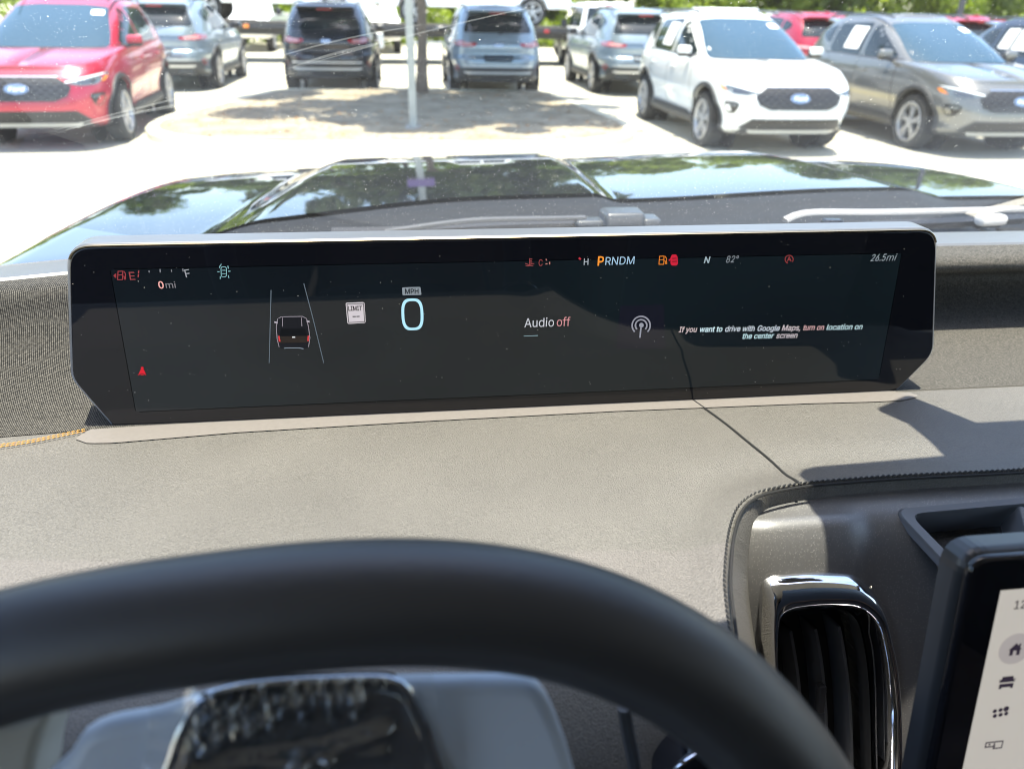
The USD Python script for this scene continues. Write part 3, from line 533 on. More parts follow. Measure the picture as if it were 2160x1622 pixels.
# the picture of the car on the road
flat(DF.uvs([(586, 671), (594, 667), (638, 667), (647, 671), (653, 700), (652, 731), (646, 735), (593, 735), (587, 731), (585, 700)]), (22, 22, 25), 'car_picture', r=.0008)
flat(DF.uvs([(593, 693), (643, 692), (648, 708), (590, 709)]), (8, 9, 11), 'car_picture_window', w=.0007, r=.0004); flat(DF.uvs([(590, 709), (648, 708), (651, 722), (588, 723)]), (42, 34, 28), 'car_picture_tailgate', w=.0007, r=.0004)
lines([[(586, 672), (583, 690), (585, 715), (589, 731)], [(647, 672), (651, 690), (654, 712), (651, 731)], [(588, 671), (594, 667.5), (638, 667), (646, 671)], [(596, 670), (596, 688)], [(636, 670), (637, 687)]], (150, 140, 145), 'car_picture_outline', 1.3, w=.0009)
lines([[(600, 734), (608, 733), (630, 733), (640, 735)]], (140, 150, 160), 'car_picture_bumper', 1.6, w=.0009); lines([[(580, 679), (585, 680)], [(648, 677), (652, 678)]], (170, 160, 165), 'car_picture_mirror', 3.5, w=.0009)
lines([[(588.5, 709), (590, 719)], [(651, 708), (650, 718)]], (200, 60, 60), 'car_picture_lamp', 3.2, w=.0009); lines([[(617, 710.5), (622, 710.5)]], (220, 220, 220), 'car_picture_badge', 2.5, w=.001)
flat(DF.uvs([(729, 638), (769, 637), (771.5, 681), (733, 683)]), (196, 186, 186), 'limit_sign', r=.0014)
lines([[(732, 641), (767, 640), (769, 678.5), (735.5, 680), (732, 641)]], (30, 30, 32), 'limit_sign_edge', 1.4, w=.0007)
text('LIMIT', 735, 655, (764, 654.4), 10, (10, 11, 12), 'limit_word', bold=True, parent=SCR); lines([[(744.5, 667.5), (750, 667.3)], [(752.5, 667.2), (758, 667)]], (25, 25, 28), 'limit_dash', 2.2, w=.0007)
flat(DF.uvs([(848, 606), (887, 605), (889, 622), (849, 623)]), (128, 134, 138), 'unit_badge', r=.0008); text('MPH', 854.5, 619.5, (883, 619), 11, (20, 26, 30), 'unit_word', bold=True)
q = DF.uvs(arc(870, 663, 18.5, 0, 360, 41, 1.0)); 
o0 = DF.uv(870, 663); t_ = np.linspace(0, 2 * np.pi, 64, endpoint=False); kx, ky = .0083, .0130
sq = lambda a, b: np.column_stack([np.sign(np.cos(t_)) * np.abs(np.cos(t_)) ** .62 * a, np.sign(np.sin(t_)) * np.abs(np.sin(t_)) ** .72 * b]) + o0
g0 = grid(np.stack([np.column_stack([sq(kx, ky), np.full(64, near(.0007))]), np.column_stack([sq(kx - .0021, ky - .0022), np.full(64, near(.0007))])], 1), closed_u=True)
obj('speed_number', DF.mesh(g0), ink((172, 218, 232)), SCR, smooth=False)
lines([[(1117, 545), (1117, 557)], [(1117, 546.5), (1122, 546.3)], [(1117, 550), (1121, 549.8)], [(1117, 553.5), (1122, 553.3)], [(1108, 556), (1112, 557), (1116, 559), (1120, 557), (1126, 556)], [(1109, 560.5), (1114, 561), (1118, 560), (1124, 560.5)]], (140, 62, 62), 'coolant_icon', 1.7)
text('C', 1136, 561, (1144, 560.7), 14, (140, 62, 62), 'temperature_cold'); text('H', 1231, 559, (1240.5, 558.6), 14, (165, 170, 175), 'temperature_hot')
lines([[(1151, 556.5), (1154, 556.4)], [(1159, 553), (1159, 557)], [(1152, 547), (1152.5, 549)]], (165, 110, 100), 'temperature_tick', 2.4); lines([[(1221.5, 544.5), (1224, 546.5)]], (170, 45, 55), 'temperature_tick', 4)
text('P', 1260, 560, (1273, 559.6), 19.5, (238, 140, 45), 'gear_selected', bold=True)
text('RNDM', 1276, 559, (1337, 557), 17, (150, 178, 198), 'gear_letters', italic=.04)
pump(1396, 549, 1.05, (214, 118, 35), 'fuel_warning_icon', False)
flat(DF.uvs([(1414, 543), (1417, 537), (1426, 536.5), (1429, 542), (1430, 556), (1427, 560), (1416, 560), (1414, 556)]), (190, 28, 50), 'door_warning_icon', r=.0006); lines([[(1411, 549), (1415, 546)]], (190, 28, 50), 'door_warning_icon', 3); lines([[(1418, 545), (1426, 544.6)], [(1418, 551.5), (1427, 551)]], (40, 8, 14), 'door_warning_mark', 1.6, w=.0008)
text('N', 1484, 555, (1495, 554.6), 13.5, (150, 165, 170), 'compass_letter', italic=.12, bold=True); text('82\u00b0', 1530, 554, (1555, 553), 14.5, (125, 130, 135), 'outside_temperature', italic=.14)
lines([arc(1664, 547, 8.5, -35, 215, 20), arc(1664, 547, 8.5, 215, 250, 4), [(1660, 551.5), (1664, 542), (1668, 551)], [(1661.5, 548.3), (1666.7, 548)]], (150, 58, 58), 'auto_stop_icon', 1.7)
text('26.5', 1835, 551, (1865, 550), 15, (140, 148, 152), 'trip_number', italic=.16); text('mi', 1868, 550, (1887, 549.4), 14.5, (120, 128, 132), 'trip_unit', italic=.16)
text('Audio', 1106, 690, (1168, 688), 20, (185, 184, 188), 'audio_word'); text('off', 1174, 687.8, (1202, 687), 20, (190, 130, 130), 'audio_word')
lines([[(1105, 708.5), (1134, 707.5)]], (125, 150, 155), 'audio_underline', 1.8)
flat(DF.uvs([(1308, 645), (1400, 642), (1404, 735), (1299, 738)]), (17, 18, 27), 'audio_tile', w=.0004, mate=mat('audio_tile_glass', (.004, .004, .006), rough=.02, em=ES, emc=(.006, .0065, .011)))
lines([arc(1352, 686, 19, -42, 222, 28), arc(1352, 686, 12, -38, 218, 22), [(1352, 687), (1349.5, 711)]], (140, 140, 148), 'broadcast_icon', 3.4, w=.0007); flat(DF.uvs(arc(1352.5, 685.5, 5, 0, 342, 20)), (140, 140, 148), 'broadcast_icon', w=.0008)
def chunks(words, y, slope, name):
    for s, x0, x1, rgb in words: text(s, x0, y + (x0 - words[0][1]) * slope, (x1, y + (x1 - words[0][1]) * slope), 12.2, rgb, name, italic=.12, bold=True)
chunks([('If you', 1431, 1468, (190, 170, 168)), ('want to', 1474, 1522, (190, 212, 216)), ('drive with', 1528, 1590, (180, 186, 192)), ('Google', 1596, 1643, (180, 186, 192)), ('Maps,', 1648, 1687, (185, 172, 172)), ('turn on', 1692, 1736, (190, 150, 148)), ('location on', 1742, 1817, (172, 195, 198))], 700.5, -.0165, 'message_words')
chunks([('the center', 1564, 1630, (172, 198, 200)), ('screen', 1636, 1680, (186, 174, 175))], 714, -.0155, 'message_words')
flat(DF.uvs(arc(300.5, 776, 3.2, 0, 330, 12)), (200, 28, 42), 'seatbelt_icon'); flat(DF.uvs([(297, 779), (304, 779), (308, 788), (293, 788)]), (200, 28, 42), 'seatbelt_icon', r=.0004); lines([[(292, 790), (297, 787)], [(308, 790), (304, 787)], [(298, 790), (303, 790)]], (200, 28, 42), 'seatbelt_icon', 1.8)
# dust grains lying on the glass
rng = np.random.default_rng(9); ms = []
for _ in range(150):
    u, v = rng.uniform(-.31, .365), rng.uniform(-.072, .062); r_ = rng.uniform(.00012, .00034); s_ = trimesh.creation.icosphere(0, r_); s_.vertices[:, 2] *= .5
    if Polygon(fi).contains(Point(u, v).buffer(.002)): ms.append(place(s_, u, v, .0006))
obj('dust_grains', cat_mesh(ms), M_dust, DISP, smooth=False, kind='stuff')

# ---------------------------------------------------------------- centre touchscreen
CT = math.radians(10)
c0 = at_dist(2100, 1200, .352); TCF = Frame(c0, [1, 0, 0], [0, math.sin(CT), math.cos(CT)])
TS = thing('touchscreen', 'upright centre touchscreen with black surround and pale icon column', 'screen')
tl_, bl_ = TCF.uv(2052, 1180), TCF.uv(1962, 1622); top_v = tl_[1]; ex_ = tl_[0]; lowx = bl_[0] + (bl_[0] - ex_) * .1
go = rounded(A([[ex_, top_v], [ex_ + .29, top_v], [ex_ + .29, top_v - .19], [ex_ - .0, top_v - .19]]), .010, .003)
obj('body', TCF.mesh(slab(A(Polygon(go).buffer(.0022).exterior.coords)[:-1], .015, .006, top=-.0025)), mat('touch_housing', (.016, .017, .019), rough=.35), TS, smooth=40)
obj('surround', TCF.mesh(slab(go, .004, .0028, top=0)), M_blackgloss, TS, smooth=50)
sl_ = TCF.uv(2111, 1245); LIT = ink((196, 190, 181), 1.0)
SC2 = obj('screen', TCF.mesh(slab(A([[sl_[0], sl_[1]], [sl_[0] + .26, sl_[1]], [sl_[0] + .26, sl_[1] - .155], [sl_[0], sl_[1] - .155]]), .0005, top=.0004)), LIT, TS, smooth=False)
def tplace(m, u, v, w=.0006): m = m.copy(); m.apply_translation([u, v, w]); return TCF.mesh(m)
def tdisc(px, py, r, rgb, name, w=.0007):
    u, v = TCF.uv(px, py); V, T = fill(circ(r), r / 3); obj(name, tplace(trimesh.Trimesh(np.column_stack([V, np.zeros(len(V))]), T, process=False), u, v, w), ink(rgb), SC2, smooth=False)
def tquads(Q, rgb, name, px, py, w=.0009):
    u, v = TCF.uv(px, py); ms = [trimesh.Trimesh(np.column_stack([A(q) * .001, np.zeros(len(q))]), [[0, i, i + 1] for i in range(1, len(q) - 1)], process=False) for q in Q]
    obj(name, tplace(cat_mesh(ms), u, v, w), ink(rgb), SC2, smooth=False)
bar = lambda x0, y0, x1, y1: [(x0, y0), (x1, y0), (x1, y1), (x0, y1)]
DK = (52, 44, 58)
m = meshkit.text_mesh('12:', .0046, .0002); u, v = TCF.uv(2134, 1283); m.vertices[:, 0] *= .85; obj('clock_digits', tplace(m, u, v), ink((70, 66, 70)), SC2, smooth=False)
tdisc(2139, 1366, .0088, (172, 165, 162), 'home_button')
tquads([[(-3.6, -.4), (0, 3.4), (3.6, -.4)], bar(-2.8, -3.6, -.9, -.2), bar(.9, -3.6, 2.8, -.2), bar(-2.8, -.9, 2.8, .2), bar(1.6, 1.0, 2.6, 3.0)], DK, 'home_icon', 2139, 1366)
tquads([bar(-3, 1.6, 3, 2.4), [(-3.8, -.3), (3.8, -.3), (3.0, 1.7), (-3.0, 1.7)], bar(-4.3, -1.0, 4.3, -.2), bar(-3.9, -4.0, 3.9, -1.8), bar(-4.6, .2, -3.6, .8), bar(3.6, .2, 4.6, .8), bar(-3.9, -4.8, -2.4, -4), bar(2.4, -4.8, 3.9, -4)], DK, 'car_icon', 2122, 1432)
for i in range(3):
    for j in range(2): tdisc(2096 + i * 12, 1506 - i * 2.5 - j * 10 + 1, .0012 if (i, j) != (2, 1) else .0016, DK, 'apps_icon', w=.0008)
tquads([bar(-5, -1.8, 1, -1.0), bar(-5, 1.0, 5, 1.8), bar(-5, -1.8, -4.3, 1.8), bar(-.2, -3.2, .6, .8), bar(4.4, -3.2, 5.1, 1.8), bar(-.2, -3.2, 5, -2.4), bar(-3, -.6, -2, .6)], DK, 'layout_icon', 2094, 1566)

# ---------------------------------------------------------------- steering wheel
SW = thing('steering_wheel', 'black leather steering wheel with grey hub right in front of us', 'steering wheel')
TW = .4136; WC = A([-.0507, .0987, 1.3718]); SF = Frame(WC, [1, 0, 0], [0, math.sin(TW), math.cos(TW)])
t_ = np.linspace(0, 2 * np.pi, 200, endpoint=False); c_, s_ = np.cos(t_), np.sin(t_); ke = 2 / 2.5444
rx, ry = .1921 * np.sign(c_) * np.abs(c_) ** ke, .1842 * np.sign(s_) * np.abs(s_) ** ke; ro = .0614
ringp = resample(np.column_stack([rx * math.cos(ro) - ry * math.sin(ro), rx * math.sin(ro) + ry * math.cos(ro)]), .006)
a_ = np.linspace(0, 2 * np.pi, 28, endpoint=False); prof_ = np.column_stack([.0186 * np.cos(a_), .0180 * np.sin(a_)])
rp3 = SF.w(ringp); rimm = sweep(rp3, np.vstack([prof_, prof_[:1]]), SF.n)
obj('rim', out_facing(trimesh.Trimesh(rimm.vertices, rimm.faces, process=True)), M_rim, SW, smooth=True)
HO = -.012
hub_px = [(20, 1760), (90, 1640), (135, 1602), (160, 1560), (200, 1532), (260, 1516), (330, 1504), (420, 1475), (600, 1448), (915, 1437), (1095, 1437), (1140, 1450), (1166, 1490), (1188, 1545), (1212, 1622), (1240, 1760)]
hub = resample(spline(SF.uvs(hub_px, HO), .004, closed=False), .004, True)
obj('hub_cover', SF.mesh(slab(ccw(hub), .006, .005, steps=6, top=HO, spacing=.012)), M_hub, SW, smooth=50)
lsp = rounded(SF.uvs([(-120, 1530), (30, 1521), (108, 1503), (88, 1550), (72, 1600), (60, 1700), (-120, 1700)], -.016), [.004, .006, .001, .006, .006, .006, .004], .003)
obj('spoke', SF.mesh(slab(lsp, .02, .003, top=-.016)), mat('spoke_pale_plastic', (.30, .29, .25), rough=.45), SW, smooth=40)
obj('spoke', SF.mesh(rbox([.13, -.10, -.03], [.12, .035, .02], .008)), M_satin, SW)
obj('column', SF.mesh(rbox([.02, -.02, -.12], [.19, .16, .12], .03)), M_void, SW)
pan_px = [(392, 1535), (405, 1508), (440, 1484), (520, 1466), (640, 1456), (760, 1451), (815, 1452), (848, 1464), (868, 1495), (895, 1550), (925, 1640), (940, 1760), (330, 1760), (350, 1640), (372, 1575)]
pan = resample(spline(SF.uvs(pan_px, HO + .006), .004, closed=True), .004, True)
PAN = obj('emblem_panel', SF.mesh(slab(ccw(pan), .012, .004, top=HO + .006)), M_blackgloss, SW, smooth=50)
pr_ = resample(A(Polygon(ccw(pan)).buffer(.0012).exterior.coords)[:-1], .004); obj('panel_ring', SF.mesh(tube(np.column_stack([pr_, np.full(len(pr_), HO + .002)]), .0014, 8, closed=True)), mat('dark_chrome', (.35, .37, .40), rough=.12, metal=1.0), SW)
# clear protective film stuck over the hub panel
film_m = usdkit.material(stage, '/World/Looks/clear_film', {'t': ('transparent_bsdf', {'color': (.97, .97, .97)}), 'g': ('glossy_bsdf', {'color': (1, 1, 1), 'roughness': .06}), 'f': ('layer_weight', {'blend': .35}), 'fm': ('math', {'math_type': 'multiply_add', 'value2': .75, 'value3': .05, 'use_clamp': True}), 'x': ('mix_closure', {}), 'd': ('diffuse_bsdf', {'color': (.8, .82, .85)}), 'y': ('mix_closure', {'fac': .02})}, [('f.fresnel', 'fm.value1'), ('fm.value', 'x.fac'), ('t.BSDF', 'x.closure1'), ('g.BSDF', 'x.closure2'), ('x.closure', 'y.closure1'), ('d.BSDF', 'y.closure2')], surface='y.closure')
FO = HO + .0075
film_px = [(318, 1468), (378, 1468), (392, 1447), (430, 1436), (560, 1425), (690, 1414), (800, 1409), (866, 1406), (905, 1404), (918, 1436), (925, 1500), (938, 1640), (945, 1760), (300, 1760), (312, 1590), (316, 1530)]
fo = resample(SF.uvs(film_px, FO), .0025)
VF_, TF_ = fill(ccw(fo), .0016)
def ridge(x, y, a, b, w_, h):
    a, b = SF.uv(*a, FO), SF.uv(*b, FO); d = b - a; L = np.linalg.norm(d); d /= L; p = np.column_stack([x, y]) - a; s = np.clip(p @ d, 0, L); q = p - s[:, None] * d
    return h * np.exp(-(np.linalg.norm(q, axis=1) / w_) ** 2)
X_, Y_ = VF_[:, 0], VF_[:, 1]; Zf = .0009 * (meshkit.fbm(np.column_stack([X_ * 60, Y_ * 60, X_ * 0]), 3, 4) - .5) * 2
for a, b, w_, h in (((420, 1578), (512, 1500), .0011, .004), ((442, 1578), (532, 1520), .0011, .004), ((550, 1528), (582, 1506), .0012, .0035), ((400, 1612), (640, 1588), .002, .004), ((640, 1588), (815, 1535), .002, .004), ((560, 1622), (700, 1592), .002, .004), ((700, 1592), (810, 1578), .002, .003), ((330, 1600), (400, 1605), .004, .006)): Zf += ridge(X_, Y_, a, b, w_, h)
k0 = SF.uvs([(430, 1500), (470, 1490), (500, 1485), (530, 1480), (575, 1470), (600, 1464), (640, 1462), (700, 1456), (745, 1452)], FO)
for i, q in enumerate(k0): 
    e = A([.0006 + .0002 * (i % 3), -.0055 - .001 * (i % 2)]); p = np.column_stack([X_, Y_]) - q; d = e / np.linalg.norm(e); s = np.clip(p @ d, -.003, .006); Zf += .0075 * np.exp(-(np.linalg.norm(p - s[:, None] * d, axis=1) / .0012) ** 2)
flm = trimesh.Trimesh(SF.w(np.column_stack([VF_, FO + .001 + Zf])), TF_, process=False)
FILM = obj('protective_film', flm, film_m, '/World', smooth=True); tag(stage.GetPrimAtPath(FILM), 'wrinkled clear protective film stuck over the black panel on the steering wheel hub', 'plastic film')
# ---------------------------------------------------------------- the lot
def concrete(name, c, stain=.12):
    c = A(c, float)
    nodes = {'g': ('texture_coordinate', {}), 'n1': ('noise_texture', {'scale': .35, 'detail': 6, 'roughness': .65}), 'r1': ('rgb_ramp', {'ramp': [(.3, tuple(c * (1 - stain))), (.7, tuple(c * (1 + stain * .6)))]}),
             'n2': ('noise_texture', {'scale': 60, 'detail': 3}), 'r2': ('rgb_ramp', {'ramp': [(.3, (.85, .85, .85)), (.7, (1.1, 1.1, 1.1))]}), 'm': ('mix_color', {'blend_type': 'multiply', 'fac': 1.0, 'use_clamp': False}), 'b': ('bump', {'strength': .3, 'distance': .004}), 'p': ('principled_bsdf', {'roughness': .9, 'specular_ior_level': .3})}
    return usdkit.material(stage, '/World/Looks/' + name, nodes, [('g.object', 'n1.vector'), ('n1.fac', 'r1.fac'), ('g.object', 'n2.vector'), ('n2.fac', 'r2.fac'), ('r1.color', 'm.a'), ('r2.color', 'm.b'), ('m.result', 'p.base_color'), ('n2.fac', 'b.height'), ('b.normal', 'p.normal')], surface='p.BSDF')
M_ground = concrete('pale_concrete', (.46, .43, .34))
gx = np.concatenate([np.linspace(-900, -60, 4), np.linspace(-40, 40, 5), np.linspace(60, 900, 4)]); gy = np.concatenate([[-300, -60], np.linspace(-20, 80, 6), [200, 1500]])
tag(stage.GetPrimAtPath(obj('ground', out_facing(grid(np.stack(np.meshgrid(gx, gy, [0.], indexing='ij'), -1)[:, :, 0])), M_ground)), 'sunlit pale concrete of the car lot', 'ground', kind='structure')
g_ = stage.GetPrimAtPath('/World/ground')
# joints of the slabs and painted bay lines
M_joint = mat('slab_joint', (.20, .18, .15), rough=.9); M_line = mat('worn_yellow_paint', (.55, .48, .25), rough=.8, vary=(8, .2))
for i, yy in enumerate((4.2, 8.3, 19.9, 24.4)):
    obj('joint', grid(A([[[-30, yy - .012, .004], [-30, yy + .012, .004]], [[30, yy - .012, .004], [30, yy + .012, .004]]])), M_joint, '/World/ground', smooth=False)
for xx in (-6.3, -3.15, 3.3, 6.3, 9.3, 12.3):
    y0, y1 = (16.4, 21.2) if xx in (-6.3, -3.15, 3.3) else (9.6, 14.6)
    obj('bay_line', grid(A([[[xx - .05, y0, .008], [xx + .05, y0, .008]], [[xx - .05, y1, .008], [xx + .05, y1, .008]]])), M_line, '/World/ground', smooth=False)
# planting island with its kerb
isl = rounded(A([[-4.3, 9.75], [3.6, 9.75], [2.9, 16.35], [-2.5, 16.35]]), [3.2, 2.2, .9, .9], .12)
inner_i = A(Polygon(isl).buffer(-.16).exterior.coords)[:-1]
KR = thing('kerb', 'low pale concrete kerb curving round the planting island', 'kerb', (0, 0, 0))
tag(stage.GetPrimAtPath(KR), kind='structure')
M_kerb = concrete('kerb_concrete', (.58, .55, .44), .1)
o_, i_ = resample(isl, .12), None
seg = 40; per = len(o_) // seg
inn_tree = cKDTree(resample(inner_i, .02)); ir = resample(inner_i, .02)
for k in range(seg):
    idx = [(k * per + j) % len(o_) for j in range(per + 1)] if k < seg - 1 else [j % len(o_) for j in range(k * per, len(o_) + 1)]
    a = o_[idx]; a = A(a); a[0] += (a[1] - a[0]) * .015; a[-1] += (a[-2] - a[-1]) * .015; b = ir[inn_tree.query(a)[1]]
    z_ = lambda P, h: np.column_stack([P, np.full(len(P), h)])
    obj('kerb_stone', out_facing(grid(np.stack([z_(a, -.05), z_(a, .10), z_(a + (b - a) * .2, .13), z_(b, .13), z_(b, -.05)], 1))), M_kerb, KR, smooth=30)
def soil():
    nodes = {'g': ('texture_coordinate', {}), 'n1': ('noise_texture', {'scale': 2.2, 'detail': 7, 'roughness': .7}), 'r1': ('rgb_ramp', {'ramp': [(.3, (.16, .13, .09)), (.5, (.28, .24, .17)), (.75, (.42, .37, .28))]}), 'n2': ('noise_texture', {'scale': 26, 'detail': 4}), 'b': ('bump', {'strength': .8, 'distance': .03}), 'p': ('principled_bsdf', {'roughness': .95, 'specular_ior_level': .2})}
    return usdkit.material(stage, '/World/Looks/dry_mulch', nodes, [('g.object', 'n1.vector'), ('n1.fac', 'r1.fac'), ('r1.color', 'p.base_color'), ('g.object', 'n2.vector'), ('n2.fac', 'b.height'), ('b.normal', 'p.normal')], surface='p.BSDF')
mz = lambda x, y: .10 + .05 * meshkit.fbm(np.column_stack([x * 1.3, y * 1.3, 0 * x]), 3, 7) + .05 * np.exp(-((x - .25) ** 2 + (y - 15.3) ** 2) / .5)
MU = obj('planting_bed', sheet(resample(inner_i, .15), .16, mz), soil(), smooth=True); tag(stage.GetPrimAtPath(MU), 'dry mulch of the planting island in dappled tree shade', 'planting bed', kind='structure')
rng = np.random.default_rng(3); ms = []; pol = Polygon(inner_i).buffer(-.1)
for _ in range(900):
    x_, y_ = rng.uniform(-4, 4), rng.uniform(9.9, 16.2)
    if not pol.contains(Point(x_, y_)): continue
    a = rng.uniform(0, 6.28); s = rng.uniform(.02, .05); c_ = A([x_, y_, float(mz(A([x_]), A([y_]))[0]) + .012])
    d, e = A([math.cos(a), math.sin(a), rng.uniform(-.3, .3)]) * s, A([-math.sin(a), math.cos(a), rng.uniform(-.3, .3)]) * s * .5
    ms.append(trimesh.Trimesh(A([c_ - d, c_ + e, c_ + d, c_ - e]), [[0, 1, 2], [0, 2, 3]], process=False))
LL = obj('leaf_litter', cat_mesh(ms), mat('dry_leaf', (.32, .17, .06), rough=.8), smooth=False); tag(stage.GetPrimAtPath(LL), 'fallen brown leaves scattered over the planting island', 'leaves', kind='stuff')

# ---------------------------------------------------------------- trees
def leaf_mat(name, c, tr=.55):
    c = A(c, float)
    nodes = {'g': ('geometry', {}), 'r': ('rgb_ramp', {'ramp': [(0, tuple(c * .6)), (.5, tuple(c)), (1, tuple(c * A([1.5, 1.35, 1.1])))]}), 'd': ('principled_bsdf', {'roughness': .5, 'specular_ior_level': .4}), 't': ('translucent_bsdf', {}), 'm': ('mix_color', {'blend_type': 'multiply', 'fac': 1.0, 'b': (1.6, 1.7, .7), 'use_clamp': False}), 'x': ('mix_closure', {'fac': tr})}
    return usdkit.material(stage, '/World/Looks/' + name, nodes, [('g.random_per_island', 'r.fac'), ('r.color', 'd.base_color'), ('r.color', 'm.a'), ('m.result', 't.color'), ('d.BSDF', 'x.closure1'), ('t.BSDF', 'x.closure2')], surface='x.closure')
M_leaf = [leaf_mat('leaf_green', (.15, .22, .035)), leaf_mat('leaf_yellow_green', (.28, .36, .045)), leaf_mat('leaf_deep_green', (.12, .18, .035))]
M_bark = mat('grey_brown_bark', (.13, .10, .075), rough=.9, vary=(14, .3), bump=(30, .8, .02))
def crown_mesh(seed, R, H, z0, n, leaf, flat_=1.0, lean=(0, 0)):
    """Leaf clumps spread through an uneven crown: each clump holds small folded leaves."""
    rng = np.random.default_rng(seed); nb = 26 if n < 20000 else 70; bl = []
    for _ in range(nb):
        a, r, h = rng.uniform(0, 6.28), math.sqrt(rng.uniform(0, 1)), rng.uniform(0, 1); w = math.sin(math.pi * min(max(h * .86 + .14, 0), 1)) ** .6
        bl.append([math.cos(a) * r * R * w + lean[0] * h, math.sin(a) * r * R * w + lean[1] * h, z0 + h * H, R * (rng.uniform(.22, .45) if nb < 50 else rng.uniform(.08, .24))])
    bl = A(bl); k = rng.integers(0, nb, n); d = rng.normal(size=(n, 3)); d /= np.linalg.norm(d, axis=1, keepdims=True); rad = bl[k, 3] * rng.uniform(.55, 1.05, n)
    c = bl[k, :3] + d * rad[:, None] * A([1, 1, .8 * flat_]); nrm = d + rng.normal(size=(n, 3)) * .6 + [0, 0, .5]; nrm /= np.linalg.norm(nrm, axis=1, keepdims=True)
    t = np.cross(nrm, rng.normal(size=(n, 3))); t /= np.linalg.norm(t, axis=1, keepdims=True); b = np.cross(nrm, t); s = leaf * rng.uniform(.6, 1.4, n)[:, None]
    V = np.stack([c - t * s, c + b * s * .5 - nrm * s * .12, c + t * s, c - b * s * .5 - nrm * s * .12], 1); F = np.arange(n)[:, None, None] * 4 + A([[0, 1, 2], [0, 2, 3]])[None]
    return trimesh.Trimesh(V.reshape(-1, 3), F.reshape(-1, 3), process=False), bl
def trunk_mesh(seed, H, r, bl, lean=(0, 0)):
    rng = np.random.default_rng(seed); zz = np.linspace(-.1, H, 12); P = np.column_stack([lean[0] * (zz / H) * .4 + .03 * r * 10 * np.sin(zz * 1.3), lean[1] * (zz / H) * .4 + .02 * np.cos(zz), zz]); rr = r * (1 - .6 * zz / H); rr[0] *= 1.6; rr[1] *= 1.12
    ms = [tube(P, rr, 10)]
    for j in range(0, len(bl), 3):
        e = bl[j, :3]; s = P[5 + (j // 3) % 6]; m = (s + e) / 2 + [0, 0, -.1 * np.linalg.norm(e - s)]; ms.append(tube(spline(A([s, m, e]), .5), np.linspace(r * .35, r * .08, len(spline(A([s, m, e]), .5))), 6))
    return cat_mesh(ms)
def tree(name, label, loc, R, H, z0, n, leaf, m, seed, r, group=None, lean=(0, 0)):
    T = thing(name, label, 'tree', loc, group=group); c, bl = crown_mesh(seed, R, H, z0, n, leaf, lean=lean)
    obj('trunk', trunk_mesh(seed, z0 + H * .7, r, bl, lean), M_bark, T, smooth=True); obj('crown', c, m, T, smooth=False); return T
tree('lot_tree', 'young tree with thin grey trunk growing on the planting island behind the pole', (.29, 15.3, .1), 3.7, 3.4, 3.0, 40000, .125, leaf_mat('leaf_island', (.09, .14, .025), .22), 11, .10, lean=(.15, -2.4))
# ---------------------------------------------------------------- pole on the island
PL = thing('light_pole', 'pale grey square metal post standing on the near side of the planting island', 'pole', (.08, 11.07, .12))
obj('post', rbox([0, 0, 2.6], [.105, .105, 5.2], .012), mat('galvanised', (.24, .25, .23), rough=.45, metal=.3, vary=(5, .1)), PL)
obj('base_plate', cat_mesh([rbox([0, 0, .01], [.22, .22, .03], .006)] + [trimesh.creation.cylinder(.012, .06, transform=trimesh.transformations.translation_matrix([a * .08, b * .08, .03])) for a in (-1, 1) for b in (-1, 1)]), mat('plate', (.3, .3, .29), rough=.5, metal=.5), PL)
SG = obj('bay_sign', rbox([0, -.055, 2.9], [.40, .012, .28], .005), mat('sign_purple', (.10, .06, .16), rough=.5), PL)
# ---------------------------------------------------------------- cars
def paint(name, c, metal=.0, rough=.3):
    return mat(name, c, rough=rough, metal=metal, spec=.5, coat=1.0, coatr=.03)
M_tyre = mat('tyre_rubber', (.022, .022, .022), rough=.85, vary=(30, .2)); M_alloy = mat('alloy_grey', (.42, .42, .42), rough=.35, metal=.7); M_alloyd = mat('alloy_dark', (.05, .05, .052), rough=.4, metal=.5)
M_clad = mat('grey_black_cladding', (.035, .036, .038), rough=.6, vary=(10, .15)); M_glass = mat('dark_tinted_glass', (.012, .018, .022), rough=.02, spec=.55)
M_wsglass = mat('windshield_green_glass', (.02, .05, .075), rough=.02, spec=.7)
M_lampglass = mat('headlamp_glass', (.10, .12, .13), rough=.05, spec=.7, coat=1); M_lampwhite = mat('lamp_white', (.75, .77, .78), rough=.2, coat=1); M_amber = mat('amber_lamp', (.75, .22, .02), rough=.2, coat=1)
M_red = mat('red_lamp', (.36, .012, .016), rough=.15, coat=1, vary=(14, .4)); M_redin = mat('red_lamp_inner', (.55, .28, .28), rough=.15, coat=1); M_skid = mat('silver_skid', (.50, .50, .48), rough=.35, metal=.3)
M_grille = mat('grille_dark', (.012, .012, .013), rough=.5); M_gbar = mat('grille_bar', (.05, .05, .054), rough=.3, coat=.5); M_ccr = mat('car_chrome', (.7, .7, .7), rough=.08, metal=1.0)
M_badge = mat('badge_blue', (.27, .34, .45), rough=.18, coat=1, metal=.7); M_paper = mat('white_paper', (.80, .80, .78), rough=.7); M_handle = mat('mirror_cap', (.03, .03, .032), rough=.25)
Lf = PchipInterpolator([0, .15, .4, .62, .8, .92, 1], [2.13, 2.23, 2.30, 2.285, 2.25, 2.19, 2.09]); Lr = PchipInterpolator([0, .15, .35, .5, .62, .8, 1], [2.12, 2.25, 2.30, 2.285, 2.215, 2.235, 2.18])
Wd = PchipInterpolator([0, .10, .24, .38, .55, .70, .86, 1], [.84, .905, .885, .90, .94, .935, .915, .875])
